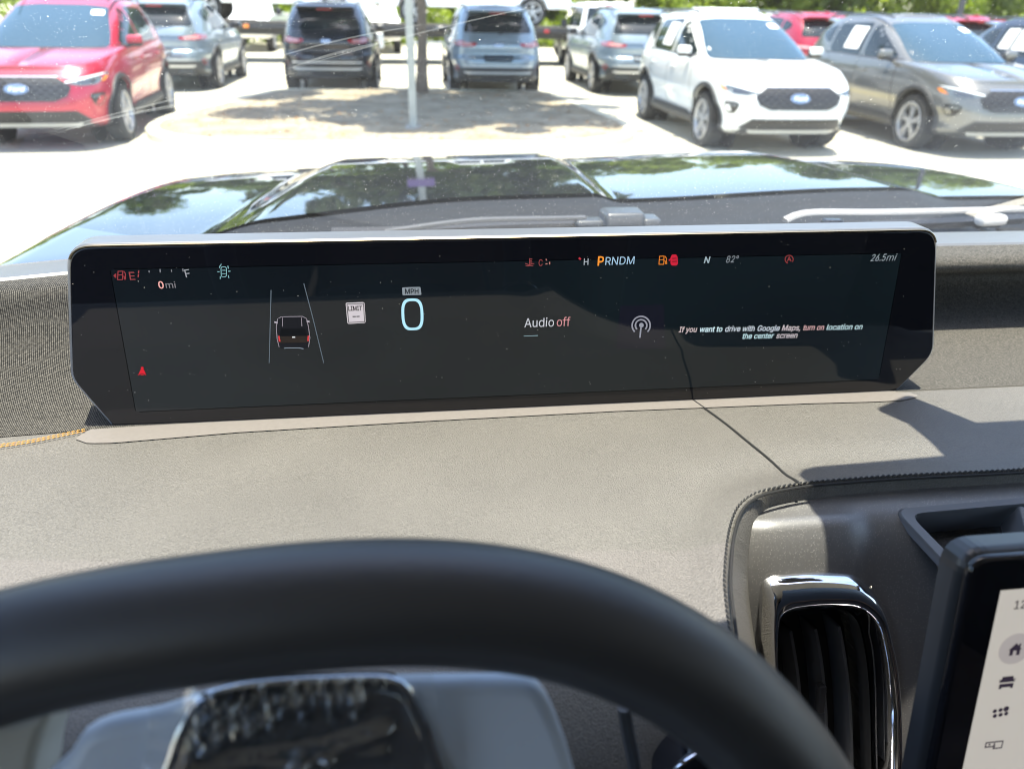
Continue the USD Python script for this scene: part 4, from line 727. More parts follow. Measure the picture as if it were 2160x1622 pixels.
Zt = PchipInterpolator([-2.4, -2.0, -1.2, 0, .8, 1.1, 1.5, 1.9, 2.15, 2.35], [1.06, 1.09, 1.10, 1.085, 1.07, 1.05, 1.005, .945, .885, .80]); Zb = PchipInterpolator([-2.4, -1.9, -1, 1, 1.9, 2.35], [.42, .30, .235, .235, .25, .28])
NS = 5.2
spw = lambda c, e: np.sign(c) * np.abs(c) ** e
def lower_pt(th, v):
    c, s = np.cos(th), np.sin(th); x = Wd(v) * spw(c, 2 / NS); y = np.where(s > 0, Lf(v), Lr(v)) * spw(s, 2 / NS); return x, y, Zb(y) + v * (Zt(y) - Zb(y))
def side_x(y, z):
    y, z = np.asarray(y, float), np.asarray(z, float); v = np.clip((z - Zb(y)) / (Zt(y) - Zb(y)), 0, 1); L = np.where(y > 0, Lf(v), Lr(v)); return Wd(v) * np.clip(1 - np.abs(y / L) ** NS, 0, 1) ** (1 / NS)
def end_y(x, z, e):
    x, z = np.asarray(x, float), np.asarray(z, float); y = np.full(np.broadcast(x, z).shape, 2.2 * e)
    for _ in range(6):
        v = np.clip((z - Zb(y)) / (Zt(y) - Zb(y)), 0, 1); y = e * (Lf(v) if e > 0 else Lr(v)) * np.clip(1 - np.abs(x / Wd(v)) ** NS, 0, 1) ** (1 / NS)
    return y
# greenhouse
GF = PchipInterpolator([1.02, 1.09, 1.30, 1.50, 1.60, 1.66], [1.22, 1.10, .66, .16, -.12, -.35]); GR = PchipInterpolator([1.02, 1.12, 1.3, 1.48, 1.58, 1.66], [2.24, 2.19, 2.06, 1.84, 1.68, 1.4]); GW = PchipInterpolator([1.02, 1.10, 1.3, 1.5, 1.6, 1.66], [.885, .865, .805, .725, .665, .58]); NG = 4.6
def ghouse(th, z):
    f, r, w = GF(z), GR(z), GW(z); L, yc = (f + r) / 2, (f - r) / 2; x = w * spw(np.cos(th), 2 / NG); y = yc + L * spw(np.sin(th), 2 / NG); return x, y
def gh_side(y, z): f, r, w = GF(z), GR(z), GW(z); L, yc = (f + r) / 2, (f - r) / 2; return w * np.clip(1 - np.abs((y - yc) / L) ** NG, 0, 1) ** (1 / NG)
def gh_end(x, z, e): f, r, w = GF(z), GR(z), GW(z); L, yc = (f + r) / 2, (f - r) / 2; return yc + e * L * np.clip(1 - np.abs(x / w) ** NG, 0, 1) ** (1 / NG)
def roof_warp(y): return -.030 * ((y + .55) / 1.2) ** 2
def loop_th(n=160): return np.linspace(0, 2 * np.pi, n, endpoint=False)
FA, RA, WR = 1.40, -1.31, .355
def body_mesh():
    th = loop_th(220); vs = np.r_[np.linspace(0, 1, 30)]; R = []
    for v in vs: x, y, z = lower_pt(th, np.full_like(th, v)); R.append(np.column_stack([x, y, z]))
    x, y, z = lower_pt(th, np.ones_like(th))
    cap = [np.column_stack([x * s, y - np.sign(y) * 0 , z + h]) for s, h in ((.985, .012), (.96, .02), (.9, .028), (.75, .036), (.5, .042), (.25, .045), (.02, .046))]
    xb, yb, zb = lower_pt(th, np.zeros_like(th)); bot = [np.column_stack([xb * s, yb, zb]) for s in (.02, .5)]
    P = A(bot + R + cap); m = grid(np.transpose(P, (1, 0, 2)), closed_u=True)
    n = len(th); k0 = np.arange(n) * P.shape[0]
    V, F = m.vertices.copy(), m.faces.copy(); kt = np.arange(n) * P.shape[0] + P.shape[0] - 1; V = np.vstack([V, V[k0].mean(0), V[kt].mean(0)]); i0, i1 = len(V) - 2, len(V) - 1; j = np.roll(np.arange(n), -1)
    F = np.vstack([F, np.column_stack([np.full(n, i0), k0[j], k0]), np.column_stack([np.full(n, i1), kt, kt[j]])])
    t = trimesh.Trimesh(V, F, process=True); trimesh.repair.fix_normals(t)
    M = m3.Manifold(m3.Mesh(np.asarray(t.vertices, np.float32), np.asarray(t.faces, np.uint32)))
    for yy in (FA, RA):
        for s in (-1, 1):
            cyl = m3.Manifold.cylinder(.6, .415, .415, 48).rotate([0, 90, 0]).translate([.56 if s > 0 else -1.16, yy, WR + .012]); M = M - cyl
    return tm(M)
def shell(uv, f, n=1, off=.004):
    V, T = fill(uv, np.ptp(uv, 0).max() / 22); return V, T
def side_panel(poly, s, fx, off, sp=.05, step=.03):
    P = resample(poly, step); V, T = fill(P, sp); x = fx(V[:, 0], V[:, 1]) + off; m = trimesh.Trimesh(np.column_stack([s * x, V]), T if s > 0 else T[:, ::-1], process=False); return m
def end_panel(poly, e, fy, off, sp=.04, step=.02, thick=0):
    P = resample(poly, step); V, T = fill(P, sp); y = fy(V[:, 0], V[:, 1]) + e * off; return trimesh.Trimesh(np.column_stack([V[:, 0], y, V[:, 1]]), T[:, ::-1] if e > 0 else T, process=False)
def gh_warped(fn):
    return fn
def wheel_meshes():
    pr = A([(.20, -.10), (.235, -.112), (.29, -.118), (.335, -.112), (.352, -.09), (.356, -.04), (.356, .04), (.352, .09), (.335, .112), (.29, .118), (.262, .114), (.245, .10), (.24, .06), (.20, .06)])
    th = np.linspace(0, 2 * np.pi, 48, endpoint=False); ty = grid(A([np.column_stack([pr[:, 1], pr[:, 0] * math.cos(a), pr[:, 0] * math.sin(a)]) for a in th]), closed_u=True)
    lip = A([(.262, .108), (.25, .116), (.236, .112), (.225, .085), (.215, .03)]); rim = [grid(A([np.column_stack([lip[:, 1], lip[:, 0] * math.cos(a), lip[:, 0] * math.sin(a)]) for a in th]), closed_u=True)]
    for k in range(5):
        a = k * 2 * np.pi / 5 + .3
        for d in (-.16, .16):
            p, q = A([.095, .045 * math.cos(a), .045 * math.sin(a)]), A([.098, .238 * math.cos(a + d), .238 * math.sin(a + d)]); t = (q - p) / np.linalg.norm(q - p); s = np.cross(t, [1, 0, 0])
            V = []
            for c_, w_ in ((p, .024), (q, .019)): V += [c_ - s * w_ + [-.03, 0, 0], c_ + s * w_ + [-.03, 0, 0], c_ + s * w_ * .7, c_ - s * w_ * .7]
            rim.append(tm(m3.Manifold.hull_points(A(V))))
    rim.append(trimesh.creation.cylinder(.062, .04, sections=24, transform=trimesh.transformations.rotation_matrix(np.pi / 2, [0, 1, 0]) @ trimesh.transformations.translation_matrix([0, 0, .08])))
    back = trimesh.creation.cylinder(.24, .02, sections=36, transform=trimesh.transformations.rotation_matrix(np.pi / 2, [0, 1, 0]) @ trimesh.transformations.translation_matrix([0, 0, .015]))
    return out_facing(ty), cat_mesh(rim), back
BODY = body_mesh(); TYRE, RIMM, RBACK = wheel_meshes()
def greenhouse_mesh():
    th = loop_th(160); zs = np.r_[np.linspace(1.02, 1.60, 26), 1.625, 1.645]; R = []
    for z_ in zs:
        x, y = ghouse(th, np.full_like(th, z_)); R.append(np.column_stack([x, y, np.full_like(x, z_) + roof_warp(y) * sm(1.35, 1.64, np.full_like(x, z_))]))
    l = R[-1]
    for s, h in ((.94, .012), (.8, .024), (.55, .034), (.25, .039), (.02, .040)): R.append(np.column_stack([l[:, 0] * s, -.75 + (l[:, 1] + .75) * (1 - (1 - s) * .12), l[:, 2] + h]))
    return grid(np.transpose(A(R), (1, 0, 2)), closed_u=True)
GH = greenhouse_mesh(); GH = GH if (GH.face_normals * (GH.triangles_center - [0, -.6, 1.3])).sum() > 0 else trimesh.Trimesh(GH.vertices, GH.faces[:, ::-1], process=False)
zw = lambda y, z: z + roof_warp(y) * sm(1.35, 1.64, z)
def gh_panel_side(poly, s, off=.004):
    P = resample(poly, .03); V, T = fill(P, .06); x = gh_side(V[:, 0], V[:, 1]) + off; return trimesh.Trimesh(np.column_stack([s * x, V[:, 0], zw(V[:, 0], V[:, 1])]), T if s > 0 else T[:, ::-1], process=False)
def gh_panel_end(poly, e, off=.004):
    P = resample(poly, .03); V, T = fill(P, .06); y = gh_end(V[:, 0], V[:, 1], e) + e * off; return trimesh.Trimesh(np.column_stack([V[:, 0], y, zw(y, V[:, 1]) + .002]), T[:, ::-1] if e > 0 else T, process=False)
ft, rt = rounded, A
SIDEW = {'front_window': rounded(A([(.70, 1.12), (-.16, 1.12), (-.20, 1.545), (-.12, 1.54), (.03, 1.45), (.46, 1.24)]), [.03, .03, .03, .05, .05, .05], .04),
         'rear_window': rounded(A([(-.26, 1.12), (-1.12, 1.125), (-1.18, 1.19), (-1.16, 1.53), (-.30, 1.56)]), .04, .04),
         'quarter_window': rounded(A([(-1.25, 1.23), (-1.52, 1.31), (-1.66, 1.38), (-1.52, 1.47), (-1.24, 1.52)]), .04, .04)}
WSH = rounded(A([(-.74, 1.085), (.74, 1.085), (.70, 1.25), (.575, 1.555), (.3, 1.578), (-.3, 1.578), (-.575, 1.555), (-.70, 1.25)]), [.04, .04, .1, .05, .05, .05, .05, .1], .04)
RWH = rounded(A([(-.66, 1.19), (.66, 1.19), (.665, 1.24), (.56, 1.50), (.3, 1.535), (-.3, 1.535), (-.56, 1.50), (-.665, 1.24)]), .05, .04)
def hexes(poly, w, h, bar):
    """Grille lattice: flattened hexagon outlines inside a polygon."""
    P = Polygon(poly); L = []
    x0, y0, x1, y1 = P.bounds
    for r, yy in enumerate(np.arange(y0, y1 + h, h * .75)):
        for xx in np.arange(x0 - w, x1 + w, w):
            L.append(shapely.LineString([(xx + (r % 2) * w / 2 + w / 2 * a, yy + h / 2 * b) for a, b in ((0, 1), (1, .5), (1, -.5), (0, -1), (-1, -.5), (-1, .5), (0, 1))]))
    g = shapely.union_all(L).buffer(bar, cap_style='flat', join_style='mitre').intersection(P)
    return [q for q in getattr(g, 'geoms', [g]) if q.area > 1e-5]
def poly_tris(q):
    t = trimesh.creation.extrude_polygon(q, .001, engine='earcut'); return t
GRILLE = rounded(A([(-.575, .735), (-.43, .830), (.43, .830), (.575, .735), (.52, .63), (.38, .575), (-.38, .575), (-.52, .63)]), .02, .02)
LATT = cat_mesh([poly_tris(q) for q in hexes(GRILLE, .105, .052, .0065)])
fe = lambda x, z: end_y(x, z, 1); re = lambda x, z: end_y(x, z, -1)
def lift_front(m, e, off):
    m = m.copy(); x, z_ = m.vertices[:, 0].copy(), m.vertices[:, 1].copy(); m.vertices = np.column_stack([x, end_y(x, z_, e) + e * (off + m.vertices[:, 2] * 4), z_]); return m
mirx = lambda P: A(P) * [-1, 1]
HL = A([(.50, .775), (.66, .738), (.80, .745), (.875, .825), (.868, .868), (.70, .835)])
TL = A([(.42, .975), (.44, 1.035), (.58, 1.06), (.72, 1.055), (.85, 1.03), (.86, .975), (.70, .945), (.52, .945)])
def arch_trim(yy, s):
    a = np.radians(np.linspace(-14, 194, 44)); rr = (.412, .418, .462, .468); G = []
    for k, r in enumerate(rr):
        y = yy + r * np.cos(a); z_ = WR + .012 + r * np.sin(a); z_ = np.maximum(z_, .21); x = side_x(np.clip(y, -2.2, 2.2), z_) + (-.05, .018, .016, -.03)[k]; G.append(np.column_stack([s * x, y, z_]))
    m = grid(A(G)); n = (m.face_normals[:, 0] * s * m.area_faces).sum(); return m if n > 0 else trimesh.Trimesh(m.vertices, m.faces[:, ::-1], process=False)
def crossover(label, pm, x, y, rot, group='crossover cars parked in the lot', stickers=(), dash=True, cards=()):
    C = thing('crossover_car', label, 'car', (x, y, 0), rot, group)
    B = obj('body', BODY, pm, C, smooth=40); obj('cabin_roof', GH, pm, C, smooth=45)
    Wn = obj('windshield', gh_panel_end(WSH, 1), M_wsglass, C, smooth=True); obj('rear_window', gh_panel_end(RWH, -1), M_glass, C, smooth=True)
    for s in (-1, 1):
        for nm, P in SIDEW.items(): obj(nm, gh_panel_side(P, s), M_glass, C, smooth=True)
        obj('window_trim', gh_panel_side(rounded(A([(.80, 1.085), (-1.3, 1.095), (-1.3, 1.118), (.78, 1.112)]), .004, .05), s, .006), M_handle, C, smooth=True)
    for yy, nm in ((FA, 'wheel'), (RA, 'wheel')):
        for s in (-1, 1):
            T_ = np.diag([s, 1, 1, 1.0]); T_[:3, 3] = [s * .815, yy, WR]
            ms = []
            for m in (TYRE, RIMM, RBACK):
                q = m.copy(); q.apply_transform(T_); ms.append(q)
            Wp = C + '/' + numbered(C, 'wheel'); UsdGeom.Xform.Define(stage, Wp)
            obj('tyre', ms[0], M_tyre, Wp, smooth=40); obj('rim', ms[1], M_alloy, Wp, smooth=30); obj('brake_shield', ms[2], M_alloyd, Wp, smooth=30)
            obj('arch_trim', arch_trim(yy, s), M_clad, C, smooth=40)
            lin = np.radians(np.linspace(-20, 200, 30)); arch = np.stack([np.column_stack([np.full(30, s * q), yy + .414 * np.cos(lin), WR + .012 + .414 * np.sin(lin)]) for q in (.56, .90)], 1); obj('arch_liner', grid(arch), M_void, C)
            obj('arch_back', trimesh.creation.cylinder(.414, .01, sections=30, transform=trimesh.transformations.translation_matrix([s * .555, yy, WR + .012]) @ trimesh.transformations.rotation_matrix(np.pi / 2, [0, 1, 0])), M_void, C)
    for s in (-1, 1):
        obj('sill', side_panel(A([(.97, .25), (-.88, .25), (-.88, .37), (-.7, .405), (.75, .405), (.97, .36)]), s, side_x, .014), M_clad, C, smooth=True)
        for y0, y1 in ((.86, .80), (-.22, -.22), (-1.02, -1.10)):
            zz = np.linspace(.42, 1.07, 14); yy = lerp(y0, y1, (zz - .42) / .65); P = np.column_stack([s * (side_x(yy, zz) + .001), yy, zz]); obj('door_gap', grid(np.stack([P - [0, .006, 0], P + [0, .006, 0]], 1)), M_void, C)
        for yy in (.02, -.95): obj('door_handle', rbox([s * (float(side_x(yy, .93)) + .012), yy, .93], [.03, .17, .03], .01), pm, C)
        mx_ = s * .985; obj('mirror', cat_mesh([rbox([mx_, .60, 1.16], [.20, .11, .145], .045), rbox([s * .88, .62, 1.10], [.12, .05, .05], .02)]), M_handle, C); obj('mirror_cap', rbox([mx_ + s * .004, .613, 1.178], [.202, .104, .11], .04), pm, C)
        yr_ = np.linspace(.02, -1.75, 16); rx_ = np.full(16, .60); rz_ = 1.647 + roof_warp(yr_) + .028 - .03 * (np.abs(np.linspace(-1, 1, 16)) ** 6); obj('roof_rail', tube(np.column_stack([s * rx_, yr_, rz_]), .016, 8), M_handle, C)
        # front lamps
        hp = HL if s > 0 else mirx(HL); lamp = obj('headlight', end_panel(rounded(hp, .012, .02), 1, fe, .006), M_lampglass, C, smooth=True)
        bp = A([(.50, .781), (.66, .820), (.80, .850), (.862, .862), (.857, .848), (.80, .833), (.66, .801), (.52, .772)]); obj('running_light', end_panel(bp if s > 0 else mirx(bp), 1, fe, .010), M_lampwhite, lamp, smooth=True)
        ap = A([(.83, .768), (.862, .778), (.874, .828), (.86, .834)]); obj('turn_lamp', end_panel(ap if s > 0 else mirx(ap), 1, fe, .009), M_amber, lamp, smooth=True)
        ip = A([(.62, .756), (.79, .760), (.81, .810), (.66, .788)]); obj('reflector', end_panel(rounded(ip if s > 0 else mirx(ip), .006, .02), 1, fe, .009), mat_lampdark, lamp, smooth=True)
        gp = A([(.735, .64), (.78, .655), (.85, .65), (.845, .58), (.80, .50), (.76, .515)]); obj('fog_duct', end_panel(rounded(gp if s > 0 else mirx(gp), .012, .02), 1, fe, .006), M_grille, C, smooth=True)
        fp_ = A([(.755, .63), (.825, .634), (.82, .605), (.76, .602)]); obj('fog_lamp', end_panel(rounded(fp_ if s > 0 else mirx(fp_), .006, .02), 1, fe, .010), M_lampglass, C, smooth=True)
        # rear lamps
        tp = TL if s > 0 else mirx(TL); lamp = obj('tail_light', end_panel(rounded(tp, .02, .02), -1, re, .008), M_red, C, smooth=True)
        ii = A([(.50, .975), (.52, 1.02), (.72, 1.03), (.80, 1.005), (.74, .97), (.58, .962)]); obj('lamp_inner', end_panel(rounded(ii if s > 0 else mirx(ii), .015, .02), -1, re, .012), M_redin, lamp, smooth=True)
        rp = A([(.765, .60), (.80, .62), (.83, .60), (.815, .51), (.785, .50)]); obj('rear_reflector', end_panel(rounded(rp if s > 0 else mirx(rp), .01, .02), -1, re, .008), M_red, C, smooth=True)
        ex_ = A([(.30, .405), (.62, .41), (.60, .375), (.32, .37)]); obj('exhaust_trim', end_panel(rounded(ex_ if s > 0 else mirx(ex_), .01, .02), -1, re, .03), M_ccr, C, smooth=True)
    # front face
    g = obj('grille', end_panel(GRILLE, 1, fe, .004), M_grille, C, smooth=True); obj('lattice', lift_front(LATT, 1, .009), M_gbar, g, smooth=False)
    tb = A([(-.44, .833), (.44, .833), (.44, .846), (-.44, .846)]); obj('grille_bar', end_panel(tb, 1, fe, .012), M_ccr, g, smooth=True)
    th = loop_th(40); ov = lambda a, b, cz: np.column_stack([a * np.cos(th), cz + b * np.sin(th)])
    for e, cz, fy in ((1, .712, fe), (-1, .985, re)):
        sc = 1.0 if e > 0 else .75
        eb = obj('badge', end_panel(ov(.130 * sc, .055 * sc, cz), e, fy, .020), M_ccr, C, smooth=True); obj('badge_oval', end_panel(ov(.119 * sc, .046 * sc, cz), e, fy, .024), M_badge, eb, smooth=True)
        tx = meshkit.text_mesh('Ford', .040 * sc, .0006, True); w_ = tx.bounds[1, 0] - tx.bounds[0, 0]; tx.vertices[:, 0] = (tx.vertices[:, 0] - tx.bounds[0, 0] - w_ / 2) * (.160 * sc / w_); tx.vertices[:, 0] += .25 * tx.vertices[:, 1]; tx.vertices[:, 1] += cz - .020 * sc
        if e > 0: tx.vertices[:, 0] *= -1
        obj('badge_word', lift_front(tx, e, .027), M_lampwhite, eb, smooth=False)
    li = rounded(A([(-.56, .45), (.56, .45), (.66, .36), (.60, .335), (-.60, .335), (-.66, .36)]), .015, .02); obj('lower_intake', end_panel(li, 1, fe, .008), M_grille, C, smooth=True)
    cl = rounded(A([(-.84, .345), (-.70, .35), (-.585, .468), (.585, .468), (.70, .35), (.84, .345), (.83, .26), (-.83, .26)]), .015, .02); obj('front_cladding', end_panel(cl, 1, fe, .004), M_clad, C, smooth=True)
    sk = rounded(A([(-.62, .325), (.62, .325), (.55, .275), (-.55, .275)]), .01, .02); obj('skid_plate', end_panel(sk, 1, fe, .018), M_skid, C, smooth=True)
    # rear face
    rc = rounded(A([(-.88, .57), (.88, .57), (.86, .31), (-.86, .31)]), .03, .02); obj('rear_cladding', end_panel(rc, -1, re, .005), M_clad, C, smooth=True)
    sk = rounded(A([(-.70, .50), (.70, .50), (.62, .455), (-.62, .455)]), .01, .02); st_ = rounded(A([(-.70, .615), (.70, .615), (.68, .588), (-.68, .588)]), .01, .02); obj('bumper_strip', end_panel(st_, -1, re, .014), M_skid, C, smooth=True); obj('rear_skid', end_panel(sk, -1, re, .012), M_skid, C, smooth=True)
    lp = rounded(A([(-.30, .80), (.30, .80), (.27, .68), (-.27, .68)]), .02, .02); obj('plate_recess', end_panel(lp, -1, re, .003), M_grille, C, smooth=True)
    zz = np.full(20, .66); xx_ = np.linspace(-.80, .80, 20); P = np.column_stack([xx_, re(xx_, zz) - .002, zz]); obj('tailgate_gap', grid(np.stack([P - [0, 0, .004], P + [0, 0, .004]], 1)), M_void, C)
    obj('spoiler', rbox([0, -1.80, 1.555], [1.12, .30, .035], .015, rot=(-.16, 0, 0)), pm, C); obj('brake_lamp', rbox([0, -1.955, 1.535], [.30, .02, .018], .005), M_red, C)
    obj('rear_wiper', tube([[0, -2.185, 1.17], [.10, -2.17, 1.20], [.34, -2.14, 1.225]], .010, 6), M_handle, C); obj('antenna', rbox([0, -1.65, 1.67], [.035, .16, .05], .012), pm, C)
    th = np.linspace(-.7, .7, 20); P = np.column_stack([th, gh_end(th, np.full(20, 1.075), 1) + .02, np.full(20, 1.083)]); obj('wiper_panel', tube(P, .018, 6), M_grille, C)
    for k, (s, q) in enumerate(stickers): obj('window_sticker', gh_panel_side(A(q), s, .010), M_paper, C, smooth=True, label='white price sheet stuck inside the side window')
    for q in cards: obj('inspection_sticker', gh_panel_end(A(q), 1, .010), M_paper, C, smooth=True)
    return C
mat_lampdark = mat('lamp_projector', (.05, .055, .07), rough=.08, coat=1)
P_red, P_white, P_grey, P_blue, P_black, P_navy = paint('red_pearl', (.33, .007, .03), .25), paint('white_paint', (.62, .62, .59)), paint('carbon_grey', (.15, .15, .143), .5), paint('blue_grey', (.235, .295, .335), .45), paint('black_paint', (.012, .013, .017), .2), paint('dark_blue', (.03, .04, .06), .4)
CARD = [(-.545, 1.515), (-.40, 1.52), (-.41, 1.465), (-.565, 1.46)]
SHEET = [(-.34, 1.50), (-.74, 1.505), (-.78, 1.19), (-.36, 1.185)]
SHEET2 = [(-.80, 1.505), (-1.05, 1.50), (-1.09, 1.20), (-.83, 1.195)]
crossover('red crossover with a hexagon-mesh grille facing us beside the planting island', P_red, -4.62, 12.18, 184.0, cards=[CARD])
crossover('white crossover facing us, front wheels on the edge of its own shadow', P_white, 4.88, 11.72, 180.5, stickers=[(1, SHEET)], cards=[CARD])
crossover('grey metallic crossover facing us between the white car and the dark blue one', P_grey, 7.80, 11.52, 180.5, stickers=[(1, SHEET)], cards=[CARD])
crossover('dark blue crossover at the far right edge, two price sheets in its side window', P_navy, 10.75, 11.55, 180.5, stickers=[(1, SHEET), (1, SHEET2)], cards=[CARD])
crossover('black crossover seen square from behind, between the pole and the blue-grey car at left', P_black, -1.52, 18.65, 0)
crossover('blue-grey crossover seen square from behind, just right of the pole and tree trunk', P_blue, 1.82, 18.1, 0)
crossover('blue-grey crossover seen from behind with its tan-reflecting flank, beyond the red car', P_blue, -4.76, 18.9, 0)
crossover('blue-grey crossover seen from behind, half hidden by the white car', P_blue, 4.95, 18.6, 0)
# cars further back, only parts of which show
crossover('red crossover whose roof shows behind the grey car, seen from behind', P_red, 9.2, 18.9, 0)
crossover('red crossover whose roof shows between the grey and the dark blue car', P_red, 13.0, 19.2, 0)
# ---------------------------------------------------------------- trucks, trailer and trees behind the lot
def hullbox(c0, s0, c1, s1, r=.04):
    """A rounded block tapering from a bottom rectangle to a top one."""
    sp = m3.Manifold.sphere(r, 10); M = []
    for c, s in ((c0, s0), (c1, s1)):
        for a in (-1, 1):
            for b in (-1, 1): M.append(sp.translate([c[0] + a * (s[0] / 2 - r), c[1] + b * (s[1] / 2 - r), c[2]]))
    return tm(m3.Manifold.batch_hull(M))
def pickup(label, pm, loc, rot, group='white pickups at the back of the lot', size=1.0):
    C = thing('pickup_truck', label, 'pickup', loc, rot, group)
    if size != 1: UsdGeom.Xformable(stage.GetPrimAtPath(C)).AddScaleOp().Set(Gf.Vec3f(size, size, size))
    low = m3.Manifold.batch_hull([m3.Manifold.sphere(.06, 12).translate([a * .93, y, z_]) for a in (-1, 1) for y, z_ in ((2.75, .55), (2.80, .95), (1.1, 1.16), (-2.85, 1.16), (-2.85, .55), (2.60, 1.10))])
    bed = m3.Manifold.cube([1.62, 1.85, 1.0], True).translate([0, -1.85, 1.32])
    for yy in (1.85, -1.75):
        for s in (-1, 1): low = low - m3.Manifold.cylinder(.6, .46, .46, 36).rotate([0, 90, 0]).translate([.60 if s > 0 else -1.2, yy, .42])
    obj('body', tm(low - bed), pm, C, smooth=40)
    obj('cab', hullbox([0, .05, 1.10], [1.84, 2.25, 0], [0, -.10, 1.84], [1.50, 1.55, 0], .07), pm, C, smooth=50)
    for s in (-1, 1):
        f = lambda y0, y1: A([[s * (.93 - .03), y0, 1.22], [s * (.93 - .03), y1, 1.22], [s * .785, y1 * .82 - .05, 1.76], [s * .785, y0 * .82 - .05, 1.76]])
        for y0, y1 in ((.92, -.02), (-.10, -.92)):
            q = f(y0, y1); q = A([q[0], q[1], q[2], q[3]]); obj('side_window', out_facing(tm(m3.Manifold.hull_points(np.vstack([q, q - [s * .03, 0, 0]])))), M_glass, C)
        obj('mirror', rbox([s * 1.06, .78, 1.28], [.20, .10, .24], .04), M_handle, C); obj('tail_light', rbox([s * .90, -2.90, .98], [.12, .06, .36], .02), M_red, C); obj('headlight', rbox([s * .78, 2.80, .95], [.32, .10, .18], .03), M_lampglass, C)
        for yy in (1.85, -1.75):
            T_ = np.diag([s * 1.13, 1.13, 1.13, 1.0]); T_[:3, 3] = [s * .84, yy, .40]; Wp = C + '/' + numbered(C, 'wheel'); UsdGeom.Xform.Define(stage, Wp)
            for m, nm, mt in ((TYRE, 'tyre', M_tyre), (RIMM, 'rim', M_alloy), (RBACK, 'brake_shield', M_alloyd)): q = m.copy(); q.apply_transform(T_); obj(nm, q, mt, Wp, smooth=35)
    obj('windshield', out_facing(tm(m3.Manifold.hull_points(A([[.80, 1.12, 1.20], [-.80, 1.12, 1.20], [.64, .66, 1.78], [-.64, .66, 1.78], [.78, 1.08, 1.20], [-.78, 1.08, 1.20], [.62, .62, 1.78], [-.62, .62, 1.78]])))), M_wsglass, C)
    obj('rear_window', out_facing(tm(m3.Manifold.hull_points(A([[.76, -1.075, 1.26], [-.76, -1.075, 1.26], [.66, -.90, 1.76], [-.66, -.90, 1.76], [.76, -1.04, 1.26], [-.76, -1.04, 1.26], [.66, -.86, 1.76], [-.66, -.86, 1.76]])))), M_glass, C)
    obj('grille', rbox([0, 2.84, .86], [1.2, .06, .40], .03), M_grille, C); obj('bumper', rbox([0, 2.88, .56], [1.94, .16, .22], .05), M_ccr, C); obj('rear_bumper', rbox([0, -2.96, .60], [1.86, .16, .18], .04), M_ccr, C)
    obj('brake_lamp', rbox([0, -.90, 1.83], [.24, .05, .03], .01), M_red, C)
    return C
P_white2 = paint('truck_white', (.80, .80, .79))
DK_ = 1.08
TRL = thing('flatbed_trailer', 'long black flatbed trailer across the back of the lot carrying white pickups', 'trailer', (1.2, 26.0, 0))
M_frame = mat('trailer_black', (.03, .03, .032), rough=.5, vary=(4, .2)); M_deckw = mat('trailer_deck', (.16, .13, .10), rough=.8, vary=(6, .3))
for s in (-1, 1): obj('beam', rbox([0, s * .9, .90], [14.6, .14, .30], .02), M_frame, TRL)
obj('side_rail', rbox([0, -1.22, 1.0], [14.6, .07, .16], .015), M_frame, TRL); obj('side_rail', rbox([0, 1.22, 1.0], [14.6, .07, .16], .015), M_frame, TRL)
for k in range(29): obj('plank', rbox([-7.15 + k * .51, 0, 1.04], [.49, 2.36, .05], .006), M_deckw, TRL)
for xx in (4.25, 5.5):
    for s in (-1, 1):
        T_ = np.eye(4); T_[:3, :3] = A([[0, s * 1.0, 0], [1.0, 0, 0], [0, 0, 1.0]]) * 1.38; T_[:3, :3] = A([[0, 1.38, 0], [s * 1.38, 0, 0], [0, 0, 1.38]]); T_[:3, 3] = [xx, s * 1.02, .49]
        Wp = TRL + '/' + numbered(TRL, 'wheel'); UsdGeom.Xform.Define(stage, Wp)
        for m, nm, mt in ((TYRE, 'tyre', M_tyre), (RBACK, 'hub_disc', mat('hub_white_' + str(int(xx * 10) + s), (.62, .60, .56), rough=.4))):
            q = m.copy(); q.apply_transform(T_ if nm == 'tyre' else T_ @ trimesh.transformations.translation_matrix([.06, 0, 0])); obj(nm, out_facing(q), mt, Wp, smooth=35)
        cap = trimesh.creation.cylinder(.11, .16, sections=20, transform=trimesh.transformations.translation_matrix([xx, s * 1.2, .49]) @ trimesh.transformations.rotation_matrix(np.pi / 2, [1, 0, 0])); obj('hub_cap', cap, M_alloy, TRL)
        a = np.radians(np.linspace(20, 160, 16)); fd = np.stack([np.column_stack([xx + .58 * np.cos(a), np.full(16, s * y_), .49 + .58 * np.sin(a)]) for y_ in (.80, 1.24)], 1); obj('mudguard', grid(fd), M_frame, TRL)
for xx, mt in ((-1.0, M_red), (3.1, M_red), (-5.7, M_amber), (1.0, M_red)): obj('marker_lamp', rbox([xx, -1.27, .98], [.16, .05, .09], .02), mt, TRL)
obj('tool_box', rbox([-2.2, -1.15, .66], [.8, .4, .42], .03), M_skid, TRL); obj('rub_bar', rbox([.1, -1.2, .62], [2.4, .05, .07], .015), M_skid, TRL)
pickup('white pickup standing crosswise on the trailer deck behind the tree trunk, nose to the left', P_white2, (2.15, 26.0, DK_), 90)
pickup('white pickup at the left end of the trailer deck, seen above the black car', P_white2, (-3.75, 26.0, DK_), 90)
